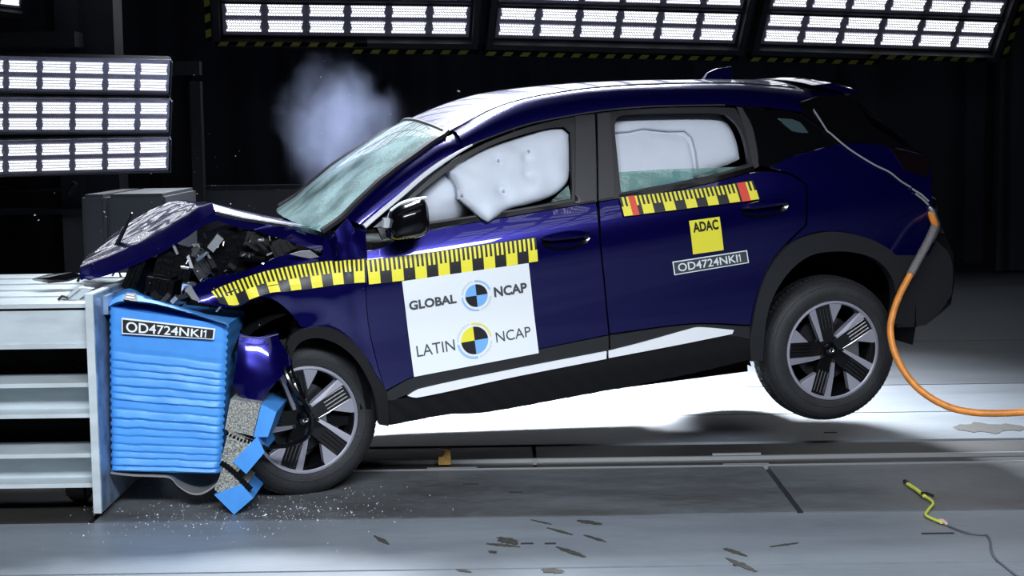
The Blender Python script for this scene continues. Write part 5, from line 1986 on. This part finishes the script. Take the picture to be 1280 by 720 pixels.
# glass crumbs on the floor by the barrier and in the air round the crash
m = MB()
R3 = random.Random(5)


def crumb(mb, c, s, mi=0):
    p = [Vector(c) + Vector((R3.uniform(-s, s), R3.uniform(-s, s), R3.uniform(-s * .6, s))) for _ in range(4)]
    mb.add(p, [(0, 1, 2), (0, 2, 3), (0, 3, 1), (1, 3, 2)], mi)


for k in range(900):
    x = R3.gauss(-1.15, .35)
    y = R3.gauss(-.85, .25)
    if x < -1.9 or y > -.3 or y < -2:
        continue
    s = R3.uniform(.002, .0055)
    crumb(m, (x, y, s * .6), s)
CRUMB = pmat('glass_crumb', (.55, .58, .60), .25)
tag(m.build('glass_crumbs', CRUMB, None, False), 'scatter of pale glass crumbs on the track plate below the crushed nose', 'debris', kind='stuff')
m = MB()
for k in range(150):
    x = R3.gauss(-1.3, .55)
    y = R3.uniform(-1.0, .6)
    z = abs(R3.gauss(1.25, .42))
    crumb(m, (x, y, z), R3.uniform(.0012, .0036))
for q in ([(-0.23, -0.3, 1.786), (-0.23, -0.3, 1.786)], [(-1.856, -0.3, 1.265), (-1.846, -0.3, 1.246)], [(-2.111, -0.5, 1.261), (-2.098, -0.5, 1.239)]):
    for p in q:
        crumb(m, p, .008)
tag(m.build('flying_shards', CRUMB, None, False), 'spray of tiny glass shards flying in the air round the crushed nose', 'debris', kind='stuff')

# ------------------------------------------------------------------ smoke
sm_, nt, b = nodes('airbag_smoke')
nt.nodes.remove(b)
N = nt.nodes.new
L = nt.links
pv = N('ShaderNodeVolumePrincipled')
pv.inputs['Color'].default_value = (.60, .68, 1, 1)
pv.inputs['Anisotropy'].default_value = .2
tc = N('ShaderNodeTexCoord')
gr = N('ShaderNodeTexGradient')
gr.gradient_type = 'SPHERICAL'
ns = N('ShaderNodeTexNoise')
ns.inputs['Scale'].default_value = 1.7
ns.inputs['Detail'].default_value = 6
ns.inputs['Roughness'].default_value = .6
L.new(tc.outputs['Object'], ns.inputs['Vector'])
ns.inputs['Scale'].default_value = 2.3
ns.inputs['Detail'].default_value = 8
ns.inputs['Roughness'].default_value = .62
ns.inputs['Distortion'].default_value = .6
L.new(tc.outputs['Object'], gr.inputs[0])
ad = N('ShaderNodeMath')                       # falloff with a ragged, wispy edge
ad.operation = 'MULTIPLY_ADD'
ad.inputs[1].default_value = 1.5
ad.inputs[2].default_value = -.95
L.new(ns.outputs['Fac'], ad.inputs[0])
ad2 = N('ShaderNodeMath')
ad2.operation = 'ADD'
L.new(gr.outputs['Fac'], ad2.inputs[0])
L.new(ad.outputs[0], ad2.inputs[1])
ed = N('ShaderNodeMapRange')                   # nothing at the rim
ed.inputs['From Min'].default_value = 0
ed.inputs['From Max'].default_value = .25
L.new(gr.outputs['Fac'], ed.inputs['Value'])
mx_ = N('ShaderNodeMath')
mx_.operation = 'MAXIMUM'
mx_.inputs[1].default_value = 0
L.new(ad2.outputs[0], mx_.inputs[0])
m1 = N('ShaderNodeMath')
m1.operation = 'MULTIPLY'
L.new(mx_.outputs[0], m1.inputs[0])
L.new(ed.outputs[0], m1.inputs[1])
m2 = N('ShaderNodeMath')
m2.operation = 'MULTIPLY'
m2.inputs[1].default_value = .85
L.new(m1.outputs[0], m2.inputs[0])
L.new(m2.outputs[0], pv.inputs['Density'])
L.new(pv.outputs[0], nt.nodes['Material Output'].inputs['Volume'])
bm = bmesh.new()
bmesh.ops.create_icosphere(bm, subdivisions=3, radius=1.03)
me = bpy.data.meshes.new('smoke_puff')
bm.to_mesh(me)
bm.free()
sp_ = link('smoke_puff', me, sm_)
sp_.location = Vector([(-0.957, 1.3, 1.625)][0])
sp_.scale = (.42, .45, .50)
tag(sp_, 'pale bluish smoke puff rising behind the windscreen of the crashed car', 'smoke', kind='stuff')
